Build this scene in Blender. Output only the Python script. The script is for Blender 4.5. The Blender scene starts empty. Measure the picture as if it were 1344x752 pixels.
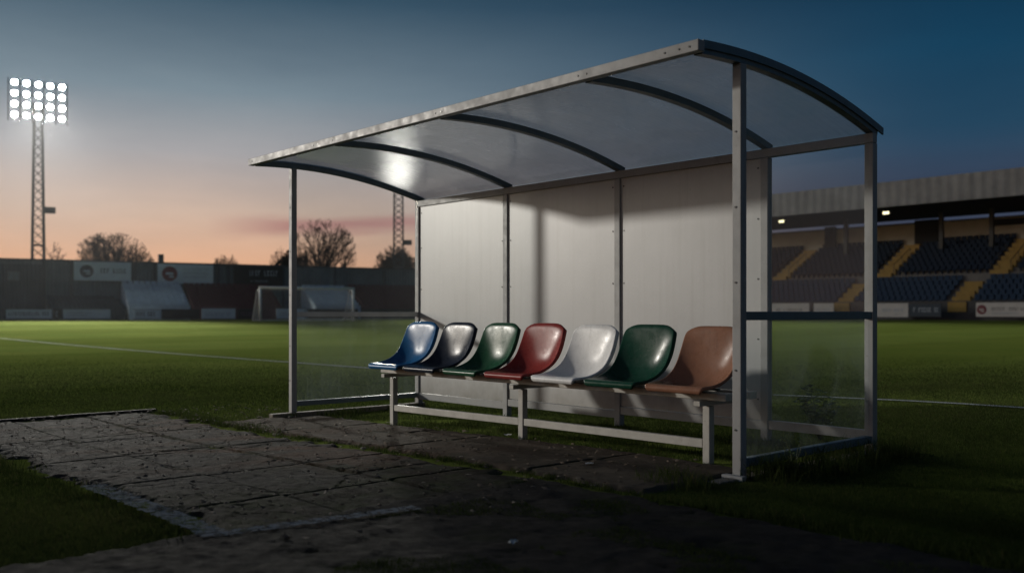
import bpy, bmesh, math, random
import numpy as np
from mathutils import Vector, Matrix, noise as mnoise

random.seed(7); rng = np.random.default_rng(11)
SC = bpy.context.scene
COL = SC.collection
PI = math.pi
R_ = math.radians

# ------------------------------------------------------------------ camera frame (solved from vanishing points)
FPX, CX, HY, CAMH = 1229.0, 672.0, 410.0, 0.95
YAW = math.atan(0.892)
SA, CA = math.sin(YAW), math.cos(YAW)
CAMX, CAMY = 8.33, -4.535
def rf2w(r, f): return (CAMX + SA*r - CA*f, CAMY + CA*r + SA*f)
def w2rf(x, y): return (SA*(x-CAMX) + CA*(y-CAMY), -CA*(x-CAMX) + SA*(y-CAMY))
def s2l(c):
    c = c/255.0
    return c/12.92 if c <= .04045 else ((c+.055)/1.055)**2.4
def srgb(r, g, b): return (s2l(r), s2l(g), s2l(b), 1)
def sstep(a, b, t):
    t = np.clip((t-a)/(b-a), 0, 1)
    return t*t*(3-2*t)
def gz(x, y):
    """height of the ground: falls a little to the left end of the shelter, the pitch rises gently further out"""
    x = np.asarray(x, float); y = np.asarray(y, float)
    d = np.hypot(x-CAMX, y-CAMY)
    return -.085*sstep(4.6, 0.0, x)*0 + -.085*(1-sstep(0.0, 4.6, x)) + (.085+.30)*sstep(22, 72, d)
def gzf(x, y): return float(gz(x, y))

# ------------------------------------------------------------------ node helpers
class NT:
    def __init__(s, name):
        s.m = bpy.data.materials.new(name); s.m.use_nodes = True
        s.t = s.m.node_tree; s.t.nodes.clear()
        s.out = s.t.nodes.new('ShaderNodeOutputMaterial')
        s.tc = s.t.nodes.new('ShaderNodeTexCoord')
    def n(s, typ, **kw):
        nd = s.t.nodes.new('ShaderNode'+typ)
        for k, v in kw.items():
            if k.startswith('i_'):
                nd.inputs[k[2:].replace('_', ' ')].default_value = v
            else: setattr(nd, k, v)
        return nd
    def l(s, a, b): s.t.links.new(a, b)
    def noise(s, scale, detail=4, rough=.55, vec=None, stretch=None, dist=0):
        nd = s.n('TexNoise'); nd.inputs['Scale'].default_value = scale
        nd.inputs['Detail'].default_value = detail; nd.inputs['Roughness'].default_value = rough
        nd.inputs['Distortion'].default_value = dist
        v = vec or s.tc.outputs['Object']
        if stretch:
            mp = s.n('Mapping'); mp.inputs['Scale'].default_value = stretch
            s.l(v, mp.inputs['Vector']); v = mp.outputs['Vector']
        s.l(v, nd.inputs['Vector'])
        return nd.outputs['Fac']
    def ramp(s, fac, stops, interp='LINEAR'):
        nd = s.n('ValToRGB'); cr = nd.color_ramp; cr.interpolation = interp
        while len(cr.elements) < len(stops): cr.elements.new(.5)
        for e, (p, c) in zip(cr.elements, stops):
            e.position = p; e.color = c if len(c) == 4 else (*c, 1)
        s.l(fac, nd.inputs['Fac']); return nd.outputs['Color']
    def mix(s, fac, a, b, blend='MIX'):
        nd = s.n('MixRGB', blend_type=blend)
        for k, v in (('Fac', fac), ('Color1', a), ('Color2', b)):
            if isinstance(v, (int, float)): nd.inputs[k].default_value = v
            elif isinstance(v, tuple): nd.inputs[k].default_value = v if len(v) == 4 else (*v, 1)
            else: s.l(v, nd.inputs[k])
        return nd.outputs['Color']
    def mul(s, a, b, op='MULTIPLY'):
        nd = s.n('Math', operation=op)
        for i, v in enumerate((a, b)):
            if isinstance(v, (int, float)): nd.inputs[i].default_value = v
            else: s.l(v, nd.inputs[i])
        return nd.outputs[0]
    def bump(s, h, strength=.3, dist=.01):
        nd = s.n('Bump'); nd.inputs['Strength'].default_value = strength; nd.inputs['Distance'].default_value = dist
        s.l(h, nd.inputs['Height']); return nd.outputs['Normal']
    def principled(s, color, rough=.6, metal=0, normal=None, spec=.5, **kw):
        p = s.n('BsdfPrincipled')
        for k, v in (('Base Color', color), ('Roughness', rough), ('Metallic', metal), ('Specular IOR Level', spec)):
            if isinstance(v, (int, float)): p.inputs[k].default_value = v
            elif isinstance(v, tuple): p.inputs[k].default_value = v if len(v) == 4 else (*v, 1)
            else: s.l(v, p.inputs[k])
        for k, v in kw.items(): p.inputs[k.replace('_', ' ')].default_value = v
        if normal: s.l(normal, p.inputs['Normal'])
        return p.outputs[0]
    def fresnel(s, f0=.04, k=1.0):
        lw = s.n('LayerWeight'); lw.inputs[0].default_value = .5
        p = s.mul(lw.outputs['Facing'], 5.0, 'POWER'); f = s.mul(s.mul(p, (1-f0)*k), f0, 'ADD')
        g = s.n('NewGeometry'); return s.mul(f, s.mul(1.0, g.outputs['Backfacing'], 'SUBTRACT'))
    def done(s, sh): s.l(sh, s.out.inputs['Surface']); return s.m
    def mixsh(s, fac, a, b):
        nd = s.n('MixShader')
        if isinstance(fac, (int, float)): nd.inputs[0].default_value = fac
        else: s.l(fac, nd.inputs[0])
        s.l(a, nd.inputs[1]); s.l(b, nd.inputs[2]); return nd.outputs[0]

MATS = {}
def paint(name, col, rough=.5, var=.25, grime=None, scale=6, spec=.5, bump=.15, metal=0):
    """weathered paint: base colour with soft variation and grime specks"""
    if name in MATS: return MATS[name]
    t = NT(name)
    a = tuple(c*(1-var) for c in col[:3]); b = tuple(min(1, c*(1+var*.6)) for c in col[:3])
    base = t.ramp(t.noise(scale, 6), [(.3, a), (.7, b)])
    if grime:
        g = t.ramp(t.noise(scale*7, 5, .7), [(.60, (0, 0, 0)), (.72, (1, 1, 1))])
        base = t.mix(t.mul(g, .45), base, grime)
        g2 = t.ramp(t.noise(scale*1.3, 8, .7), [(.5, (0, 0, 0)), (.75, (1, 1, 1))])
        base = t.mix(t.mul(g2, .28), base, grime)
    r = t.ramp(t.noise(scale*3, 4), [(.3, (rough*.8,)*3), (.7, (min(1, rough*1.25),)*3)])
    MATS[name] = t.done(t.principled(base, r, metal, t.bump(t.noise(scale*20, 4), bump, .002), spec))
    return MATS[name]
def emis(name, col, st):
    t = NT(name); e = t.n('Emission'); e.inputs[0].default_value = (*col, 1); e.inputs[1].default_value = st
    return t.done(e.outputs[0])

# ------------------------------------------------------------------ mesh helpers
class MB:
    def __init__(s): s.v = []; s.f = []; s.mi = []; s.cur = 0
    def add(s, vs, fs):
        o = len(s.v); s.v += [tuple(p) for p in vs]
        for f in fs: s.f.append(tuple(i+o for i in f)); s.mi.append(s.cur)
    def box(s, x0, x1, y0, y1, z0, z1):
        s.add([(x0,y0,z0),(x1,y0,z0),(x1,y1,z0),(x0,y1,z0),(x0,y0,z1),(x1,y0,z1),(x1,y1,z1),(x0,y1,z1)],
              [(3,2,1,0),(4,5,6,7),(0,1,5,4),(1,2,6,5),(2,3,7,6),(3,0,4,7)]); return s
    def quad(s, a, b, c, d): s.add([a,b,c,d], [(0,1,2,3)]); return s
    def bar(s, a, b, w, h=None, up=(0,0,1)):
        a = Vector(a); b = Vector(b); h = h or w; d = (b-a).normalized(); up = Vector(up)
        if abs(d.dot(up)) > .98: up = Vector((0,1,0))
        x = d.cross(up).normalized(); z = x.cross(d)
        vs = [p + x*sx*w/2 + z*sz*h/2 for p in (a, b) for sx, sz in ((-1,-1),(1,-1),(1,1),(-1,1))]
        s.add(vs, [(0,1,2,3),(7,6,5,4),(0,4,5,1),(1,5,6,2),(2,6,7,3),(3,7,4,0)]); return s
    def tube(s, pts, rad, n=6, cap=True):
        pts = [Vector(p) for p in pts]; rad = rad if isinstance(rad, (list, tuple)) else [rad]*len(pts)
        o = len(s.v); prev = None
        for i, p in enumerate(pts):
            d = (pts[min(i+1, len(pts)-1)] - pts[max(i-1, 0)]).normalized()
            u = Vector((0,0,1)) if abs(d.z) < .9 else Vector((1,0,0))
            x = d.cross(u).normalized() if prev is None else (prev - d*prev.dot(d)).normalized()
            prev = x; y = d.cross(x)
            for k in range(n):
                a = 2*PI*k/n; s.v.append(tuple(p + (x*math.cos(a)+y*math.sin(a))*rad[i]))
        for i in range(len(pts)-1):
            for k in range(n):
                s.f.append((o+i*n+k, o+i*n+(k+1)%n, o+(i+1)*n+(k+1)%n, o+(i+1)*n+k)); s.mi.append(s.cur)
        if cap:
            s.f.append(tuple(o+k for k in range(n))[::-1]); s.mi.append(s.cur)
            e = o+(len(pts)-1)*n; s.f.append(tuple(e+k for k in range(n))); s.mi.append(s.cur)
        return s
    def build(s, name, mat, parent=None, loc=(0,0,0), bevel=0, smooth=False):
        me = bpy.data.meshes.new(name); me.from_pydata(s.v, [], s.f)
        for m in (mat if isinstance(mat, (list, tuple)) else [mat]): me.materials.append(m)
        if max(s.mi, default=0): me.polygons.foreach_set('material_index', s.mi)
        if smooth: me.polygons.foreach_set('use_smooth', [True]*len(me.polygons))
        me.update()
        o = bpy.data.objects.new(name, me); COL.objects.link(o); o.location = loc
        if parent: o.parent = parent
        if bevel:
            b = o.modifiers.new('edge', 'BEVEL'); b.width = bevel; b.segments = 2; b.limit_method = 'ANGLE'
        return o
def npmesh(name, V, F, mat, parent=None, smooth=False):
    me = bpy.data.meshes.new(name)
    k = F.shape[1]
    me.vertices.add(len(V)); me.vertices.foreach_set('co', V.astype(np.float32).ravel())
    me.loops.add(F.size); me.loops.foreach_set('vertex_index', F.astype(np.int32).ravel())
    me.polygons.add(len(F)); me.polygons.foreach_set('loop_start', np.arange(0, F.size, k, dtype=np.int32))
    me.polygons.foreach_set('use_smooth', np.full(len(F), smooth))
    me.update(calc_edges=True); me.materials.append(mat)
    o = bpy.data.objects.new(name, me); COL.objects.link(o)
    if parent: o.parent = parent
    return o
def tag(o, label, cat=None, group=None, kind=None):
    o['label'] = label
    if cat: o['category'] = cat
    if group: o['group'] = group
    if kind: o['kind'] = kind
    return o
def thing(name, label, cat, loc=(0,0,0), rotz=0, group=None):
    o = bpy.data.objects.new(name, None); COL.objects.link(o); o.empty_display_size = .1
    o.location = loc; o.rotation_euler = (0,0,rotz)
    return tag(o, label, cat, group)
def copy_tree(o, parent=None):
    c = o.copy(); COL.objects.link(c)
    if parent: c.parent = parent
    for ch in list(o.children): copy_tree(ch, c)
    return c

# ================================================================== MATERIALS
frame_m = paint('weathered_grey_paint', (.27,.272,.268), .5, .08, (.11,.095,.075), 4, bump=.2, spec=.3)
shaded_frame_m = paint('shaded_grey_paint', (.105,.142,.162), .45, .15, (.07,.065,.06), 5, bump=.25)  # frame paint again: bluish shade of ribs and rails put into colour, plus grime
bench_m = paint('flaking_cream_paint', (.30,.29,.26), .55, .2, (.10,.085,.065), 7, bump=.5)
bolt_m = paint('dark_bolt_steel', (.06,.06,.06), .4, .2, metal=.7)

def glass_mat(name, haze, tint=(.97,.98,.98)):
    t = NT(name)
    tr = t.n('BsdfTransparent'); tr.inputs[0].default_value = (*tint, 1)
    gl = t.n('BsdfGlossy'); gl.inputs['Roughness'].default_value = .06
    a = t.mixsh(t.fresnel(.022), tr.outputs[0], gl.outputs[0])
    # dust film, drips and scratches
    d = t.ramp(t.noise(3.5, 8, .7), [(.35, (0,0,0)), (.8, (1,1,1))])
    drip = t.ramp(t.noise(1.0, 5, .6, stretch=(30,30,1.6)), [(.5, (0,0,0)), (.78, (1,1,1))])
    speck = t.ramp(t.noise(140, 2, .5), [(.70, (0,0,0)), (.74, (1,1,1))])
    f = t.mul(t.mul(t.mul(d, haze*1.0), t.mul(drip, haze*.9), 'ADD'), t.mul(speck, .12), 'ADD')
    f = t.mul(f, haze*.55, 'ADD')
    df = t.n('BsdfDiffuse'); df.inputs[0].default_value = (.42,.50,.54,1)
    tl = t.n('BsdfTranslucent'); tl.inputs[0].default_value = (.42,.50,.54,1)
    dm = t.mixsh(.5, df.outputs[0], tl.outputs[0])
    return t.done(t.mixsh(f, a, dm))
glass_m = glass_mat('dusty_clear_sheet', .005)
glass_low_m = glass_mat('hazy_clear_sheet', .026)

def roof_mat():
    t = NT('smoky_polycarbonate')
    tr = t.n('BsdfTransparent'); tr.inputs[0].default_value = (.93,.95,.96,1)
    rf = t.n('BsdfRefraction'); rf.inputs['IOR'].default_value = 1.02; rf.inputs['Roughness'].default_value = .27
    rf.inputs[0].default_value = (.96,.97,.98,1)
    tl = t.n('BsdfTranslucent'); tl.inputs[0].default_value = (.86,.87,.87,1)
    df = t.n('BsdfDiffuse'); df.inputs[0].default_value = (.80,.81,.80,1)
    gl = t.n('BsdfGlossy'); gl.inputs[0].default_value = (.95,.95,.95,1)
    t.l(t.bump(t.noise(2.2, 3, .5, stretch=(5,.5,.5)), .02, .004), gl.inputs['Normal'])
    t.l(t.ramp(t.noise(4, 6, .6), [(.3, (.10,)*3), (.7, (.20,)*3)]), gl.inputs['Roughness'])
    dm = t.mixsh(.5, tl.outputs[0], df.outputs[0])
    see = t.mixsh(.93, tr.outputs[0], rf.outputs[0])
    streak = t.noise(1.0, 4, .5, stretch=(45,.8,.8))
    dirt = t.ramp(t.mul(t.noise(3.0, 8, .65), t.mul(streak, .55), 'ADD'), [(.45, (.30,)*3), (.95, (.50,)*3)])
    a = t.mixsh(dirt, see, dm)
    return t.done(t.mixsh(t.fresnel(.06), a, gl.outputs[0]))
roof_m = roof_mat()

def panel_mat():
    t = NT('white_composite_panel')
    st = t.noise(1.0, 6, .6, stretch=(26, 26, .7))
    base = t.ramp(t.noise(1.6, 7, .6), [(.3, (.345,.348,.345)), (.7, (.395,.398,.395))])
    base = t.mix(t.mul(t.ramp(st, [(.45, (0,0,0)), (.8, (1,1,1))]), .14), base, (.27,.265,.25))
    spots = t.ramp(t.noise(55, 3, .6), [(.70, (0,0,0)), (.76, (1,1,1))])
    base = t.mix(t.mul(spots, .55), base, (.20,.18,.15))
    scr = t.ramp(t.noise(3.2, 3, .5, dist=3), [(.492, (0,0,0)), (.5, (1,1,1)), (.508, (0,0,0))])
    base = t.mix(t.mul(scr, .10), base, (.6,.59,.57))
    sep = t.n('SeparateXYZ'); t.l(t.tc.outputs['Object'], sep.inputs[0])
    run = t.ramp(t.noise(1.0, 5, .65, stretch=(11, 11, .5)), [(.52, (0,0,0)), (.74, (1,1,1))])
    base = t.mix(t.mul(run, .18), base, (.20,.19,.165))
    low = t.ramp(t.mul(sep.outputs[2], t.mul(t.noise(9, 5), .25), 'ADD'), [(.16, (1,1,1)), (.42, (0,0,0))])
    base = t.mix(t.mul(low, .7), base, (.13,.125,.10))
    bmp = t.bump(t.mul(t.noise(5, 3), t.mul(st, .8), 'ADD'), .10, .004)
    return t.done(t.principled(base, .40, 0, bmp, .4))
panel_m = panel_mat()

def plastic(name, col, rough=.3):
    """sun-faded, scuffed seat plastic; every seat has its own pattern of wear"""
    t = NT(name); rr = random.Random(name)
    mp = t.n('Mapping'); mp.inputs['Location'].default_value = (rr.uniform(0, 9), rr.uniform(0, 9), rr.uniform(0, 9)); t.l(t.tc.outputs['Object'], mp.inputs['Vector']); v = mp.outputs['Vector']
    base = t.ramp(t.noise(4, 7, .65, vec=v), [(.3, tuple(c*.78 for c in col)), (.72, tuple(min(1, c*1.15+.003) for c in col))])
    dust = t.ramp(t.noise(7, 9, .75, vec=v), [(.48, (0,0,0)), (.75, (1,1,1))])
    base = t.mix(t.mul(dust, .30), base, tuple(.55*c+.055 for c in col))
    drip = t.ramp(t.noise(1.0, 5, .6, vec=v, stretch=(38, 38, 2.5)), [(.56, (0,0,0)), (.72, (1,1,1))])
    base = t.mix(t.mul(drip, .35), base, tuple(c*.5+.012 for c in col))
    scr = t.ramp(t.noise(7, 2, .4, vec=v, dist=5), [(.490, (0,0,0)), (.5, (1,1,1)), (.510, (0,0,0))])
    base = t.mix(t.mul(scr, .30), base, tuple(min(1, c*1.5+.05) for c in col))
    spk = t.ramp(t.noise(85, 3, .6, vec=v), [(.66, (0,0,0)), (.72, (1,1,1))])
    base = t.mix(t.mul(spk, .5), base, (.06,.05,.04))
    r = t.mul(t.ramp(t.noise(9, 7, .7, vec=v), [(.3, (rough*.8,)*3), (.75, (rough*1.6,)*3)]), t.mul(dust, .15), 'ADD')
    return t.done(t.principled(base, r, 0, t.bump(t.mul(t.noise(130, 3, vec=v), t.noise(14, 3, vec=v), 'ADD'), .10, .002), .11))

# grass, soil, concrete
def grass_ground():
    t = NT('pitch_turf')
    n1 = t.noise(.35, 5, .6); n2 = t.noise(9, 6, .7); n3 = t.noise(60, 4, .7)
    base = t.ramp(n2, [(.25, (.027,.038,.013)), (.55, (.046,.060,.021)), (.8, (.070,.080,.031))])
    base = t.mix(t.mul(t.ramp(n1, [(.35, (0,0,0)), (.7, (1,1,1))]), .55), base, (.088,.086,.030))
    worn = t.ramp(t.noise(.22, 6, .7), [(.52, (0,0,0)), (.68, (1,1,1))])
    base = t.mix(t.mul(worn, .40), base, (.030,.034,.012))
    sep = t.n('SeparateXYZ'); t.l(t.tc.outputs['Object'], sep.inputs[0])
    w = t.mul(t.mul(t.mul(sep.outputs[0], 2*PI/11.0), 0, 'ADD'), 0, 'SINE')
    stripe = t.ramp(t.mul(t.mul(w, .5), .5, 'ADD'), [(.42, (.80,)*3), (.58, (1.15,)*3)])
    base = t.mix(1.0, base, stripe, 'MULTIPLY')
    bmp = t.bump(t.mul(n3, t.mul(n2, .7), 'ADD'), 1.0, .06)
    p = t.principled(base, 1.0, 0, bmp, .0)
    tl = t.n('BsdfSheen'); tl.inputs['Color'].default_value = (.035,.05,.008,1); tl.inputs['Roughness'].default_value = .5
    ad = t.n('AddShader'); t.l(p, ad.inputs[0]); t.l(tl.outputs[0], ad.inputs[1])
    return t.done(ad.outputs[0])
turf_m = grass_ground()
def blade_mat():
    t = NT('grass_blade')
    at = t.n('Attribute', attribute_name='tone')
    c = t.ramp(at.outputs['Fac'], [(0, (.020,.034,.007)), (.45, (.038,.053,.016)), (.8, (.062,.073,.025)), (1, (.10,.085,.04))])
    df = t.n('BsdfDiffuse'); tl = t.n('BsdfTranslucent'); t.l(c, df.inputs[0]); t.l(c, tl.inputs[0])
    gl = t.n('BsdfGlossy'); gl.inputs['Roughness'].default_value = .35; gl.inputs[0].default_value = (.9,.95,.8,1)
    a = t.mixsh(.4, df.outputs[0], tl.outputs[0])
    return t.done(a)
blade_m = blade_mat()
def concrete(name, ca, cb, stain=None, moss=.5):
    t = NT(name)
    n1 = t.noise(1.3, 7, .65); n2 = t.noise(14, 7, .75); n3 = t.noise(120, 4, .7)
    base = t.ramp(n1, [(.3, ca), (.7, cb)])
    base = t.mix(t.mul(t.ramp(n2, [(.45, (0,0,0)), (.75, (1,1,1))]), .55), base, tuple(c*.45 for c in ca))
    grain = t.ramp(n3, [(.62, (0,0,0)), (.72, (1,1,1))])
    base = t.mix(t.mul(grain, .6), base, tuple(min(1, c*2.4) for c in cb))
    if stain:
        s1 = t.ramp(t.noise(.8, 5, .6, stretch=(1.3,.5,1)), [(.52, (0,0,0)), (.68, (1,1,1))])
        base = t.mix(t.mul(s1, .6), base, stain)
    at = t.n('Attribute', attribute_name='joint')
    jm = t.mul(at.outputs['Fac'], t.ramp(n2, [(.2, (.4,)*3), (.6, (1,)*3)]))
    mossc = t.ramp(t.noise(5, 5), [(.4, (.016,.014,.010)), (.65, (.024,.032,.010))])
    base = t.mix(jm, base, mossc)
    ar = t.n('Attribute', attribute_name='rust'); base = t.mix(t.mul(ar.outputs['Fac'], .7), base, (.085,.036,.018))
    mo = t.ramp(t.noise(2.2, 8, .7), [(.56, (0,0,0)), (.74, (1,1,1))])
    base = t.mix(t.mul(mo, moss), base, (.013,.019,.006))
    n4 = t.noise(330, 3, .6)
    bmp = t.bump(t.mul(t.mul(n2, t.mul(n3, .7), 'ADD'), t.mul(n4, .5), 'ADD'), .7, .008)
    return t.done(t.principled(base, t.ramp(n2, [(.3, (.7,)*3), (.7, (1,)*3)]), 0, bmp, .02))
conc_m = concrete('worn_concrete', (.034,.031,.028), (.060,.055,.049), (.075,.034,.018), .45)
floor_m = concrete('brown_concrete', (.050,.040,.031), (.080,.066,.052), (.055,.034,.022), .35)
soil_m = concrete('mossy_asphalt', (.018,.017,.016), (.032,.029,.026), None, .8)
def linepaint(name, scale, cover, k):
    t = NT(name)
    n = t.noise(scale, 6, .75)
    f = t.ramp(n, [(cover, (1,1,1)), (cover+.18, (0,0,0))])
    tr = t.n('BsdfTransparent')
    p = t.principled(t.ramp(t.noise(scale*2, 4), [(.3, (k*.62, k*.67, k*.70)), (.7, (k, k*1.03, k*1.03))]), .9, spec=0.0)
    return t.done(t.mixsh(f, tr.outputs[0], p))
chalk_m = linepaint('pitch_line_paint', 6, .60, .42)
oldpaint_m = linepaint('worn_slab_paint', 26, .43, .27)

# ================================================================== GROUND
def ground():
    rad = np.concatenate([np.linspace(.0, 30, 150), np.geomspace(30.6, 280, 60)])
    ang = np.linspace(0, 2*PI, 181)[:-1]
    Rr, Aa = np.meshgrid(rad, ang, indexing='ij')
    X = CAMX + Rr*np.cos(Aa); Y = CAMY + Rr*np.sin(Aa)
    Z = gz(X, Y)
    V = np.stack([X, Y, Z], -1).reshape(-1, 3)
    nr, na = len(rad), len(ang)
    i = np.arange(nr-1)[:, None]; j = np.arange(na)[None, :]; j2 = (j+1) % na
    F = np.stack([i*na+j, (i+1)*na+j, (i+1)*na+j2, i*na+j2], -1).reshape(-1, 4)
    o = npmesh('pitch', V, F, turf_m, smooth=True)
    tag(o, 'mown green football pitch running out to the stands', 'pitch', kind='structure')
ground()

def vnoise(x, y, s, seed=0):
    """cheap value noise on arrays"""
    x = np.asarray(x)*s+seed*17.3; y = np.asarray(y)*s+seed*9.1
    xi = np.floor(x).astype(np.int64); yi = np.floor(y).astype(np.int64); fx = x-xi; fy = y-yi
    fx = fx*fx*(3-2*fx); fy = fy*fy*(3-2*fy)
    def h(a, b):
        n = (a*374761393 + b*668265263 + seed*974634533) & 0x7fffffff
        n = ((n ^ (n >> 13))*1274126177) & 0x7fffffff
        return ((n ^ (n >> 16)) & 0xffff)/65535.0
    return (h(xi,yi)*(1-fx)+h(xi+1,yi)*fx)*(1-fy) + (h(xi,yi+1)*(1-fx)+h(xi+1,yi+1)*fx)*fy
def fbm(x, y, s, seed=0): return sum(vnoise(x, y, s*2**k, seed+k)/2**k for k in range(4))/1.875

def paved(name, x0, x1, y0, y1, step, mat, lift, jx, jy, rough, label, cat, ragged=0, fade=None):
    xs = np.arange(x0, x1+step/2, step); ys = np.arange(y0, y1+step/2, step)
    X, Y = np.meshgrid(xs, ys, indexing='ij')
    j = np.zeros_like(X); wide = np.zeros_like(X)
    wob = (fbm(X, Y, 5, 3)-.5)*.03
    for a in jx: j = np.maximum(j, np.exp(-((X-a+wob)/.010)**4)); wide = np.maximum(wide, np.exp(-((X-a+wob)/.03)**2))
    for a in jy: j = np.maximum(j, np.exp(-((Y-a+wob)/.010)**4)); wide = np.maximum(wide, np.exp(-((Y-a+wob)/.03)**2))
    edge = np.minimum(np.minimum(X-x0, x1-X), np.minimum(Y-y0, y1-Y))
    sx = np.searchsorted(np.array(sorted(jx)), X-0) if jx else np.zeros(X.shape); sy = np.searchsorted(np.array(sorted(jy)), Y) if jy else np.zeros(X.shape)
    lev = np.sin(sx*12.9+sy*78.2+1.3)*.004 + np.sin(sx*5.1+sy*2.7)*.006*(((X-x0) % 1.0)-.5)        # slabs settle and tip a little
    Z = gz(X, Y) + lift + lev + (fbm(X, Y, 7, 1)-.5)*rough*.6 + (fbm(X, Y, 40, 2)-.5)*rough*.35 + (rng.random(X.shape)-.5)*rough*.12 - j*.020
    crack = np.exp(-((fbm(X, Y, 1.7, 13)-.5)/.004)**2)*(fbm(X, Y, 1.1, 17) > .50)
    Z -= crack*.008
    spall = np.clip((fbm(X, Y, 3.1, 7)-.60)/.03, 0, 1)*np.clip(fbm(X, Y, 1.0, 8)*2.2-.8, 0, 1)
    Z -= spall*.006*(.6+.8*fbm(X, Y, 30, 9))
    if ragged: Z -= (lift+.03)*np.clip(1-(edge + (fbm(X, Y, 6, 5)-.5)*ragged*1.8)/ragged, 0, 1)
    else: Z = np.where(edge < step*.5, gz(X, Y)-.03, Z)
    nx, ny = len(xs), len(ys)
    i = np.arange(nx-1)[:, None]; k = np.arange(ny-1)[None, :]
    F = np.stack([i*ny+k, (i+1)*ny+k, (i+1)*ny+k+1, i*ny+k+1], -1).reshape(-1, 4)
    o = npmesh(name, np.stack([X, Y, Z], -1).reshape(-1, 3), F, mat, smooth=True)
    dirt = np.clip(np.maximum(j, wide*.55)*1.1 + crack + spall*.6, 0, 1)
    if fade: dirt = np.maximum(dirt, sstep(fade[0], fade[1], X+(fbm(X, Y, 3, 23)-.5)*1.6))
    at = o.data.attributes.new('joint', 'FLOAT', 'POINT'); at.data.foreach_set('value', dirt.astype(np.float32).ravel())
    ca = (X-2.1)*SA+(Y+1.41)*CA; cb = (X-2.1)*-CA+(Y+1.41)*SA
    ru = np.exp(-(ca/.75)**2-(cb/.13)**2)*(.4+1.0*fbm(X, Y, 6, 41)) + .6*np.exp(-((X-3.2)/.5)**2-((Y+1.35)/.25)**2)*(fbm(X, Y, 7, 43) > .45)
    at = o.data.attributes.new('rust', 'FLOAT', 'POINT'); at.data.foreach_set('value', np.clip(ru, 0, 1).astype(np.float32).ravel())
    return tag(o, label, cat, kind='structure')
paved('pavement', -1.40, 4.72, -2.90, -.83, .013, conc_m, .016, [.35, 1.75, 3.0, 3.95], [-2.2, -1.55], .012,
      'cracked grey concrete slabs in front of the shelter', 'pavement', .16, fade=(2.7, 4.3))
paved('floor_slab', .03, 5.17, -.80, .27, .013, floor_m, .022, [1.15, 2.75, 4.25], [-.18], .008,
      'brownish concrete floor under the shelter roof', 'floor', .05)
paved('path', 4.45, 13.0, -4.6, -.86, .025, soil_m, .016, [], [], .030,
      'dark mossy asphalt path in the right foreground', 'path', .07)

# kerb along the far left edge of the slabs
mb = MB(); 
for k in range(4):
    y0, y1 = -2.95-.0-k*.92+ .72*0, 0
for k in range(3): mb.box(-1.475, -1.405, -.80-(k+1)*.98+.012, -.80-k*.98, -.16, -.050+random.uniform(-.008, .008))
tag(mb.build('kerb', paint('kerb_stone', (.03,.028,.025), .9, .3, (.02,.02,.015), 8, spec=.1), bevel=.008),
    'low dark kerb along the far left edge of the slabs', 'kerb', kind='structure')

def strip(name, pts, w, mat, label, lift):
    V = []; n = 80
    p0, p1 = np.array(pts[0]), np.array(pts[1]); d = (p1-p0)/np.linalg.norm(p1-p0); nrm = np.array((-d[1], d[0]))
    for i in range(n+1):
        c = p0+(p1-p0)*i/n
        for s in (-1, -.33, .33, 1):
            q = c+nrm*(s*w/2 + (random.uniform(-.1, .1)*w if abs(s) == 1 else 0)); V.append((q[0], q[1], gzf(*q)+lift))
    F = [(i*4+k, i*4+k+1, i*4+k+5, i*4+k+4) for i in range(n) for k in range(3)]
    return tag(npmesh(name, np.array(V), np.array(F), mat), label, 'line', kind='structure')
strip('touchline', [(-32, 4.05), (14, 5.75)], .11, chalk_m, 'white line painted across the pitch behind the shelter', .012)
strip('painted_line', [(2.95, -2.84), (4.62, -2.86)], .12, oldpaint_m, 'worn pale paint along the near edge of the slabs', .030)
strip('painted_line', [(4.60, -2.88), (4.72, -1.92)], .09, oldpaint_m, 'worn pale paint across the end of the slabs', .030)

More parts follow.
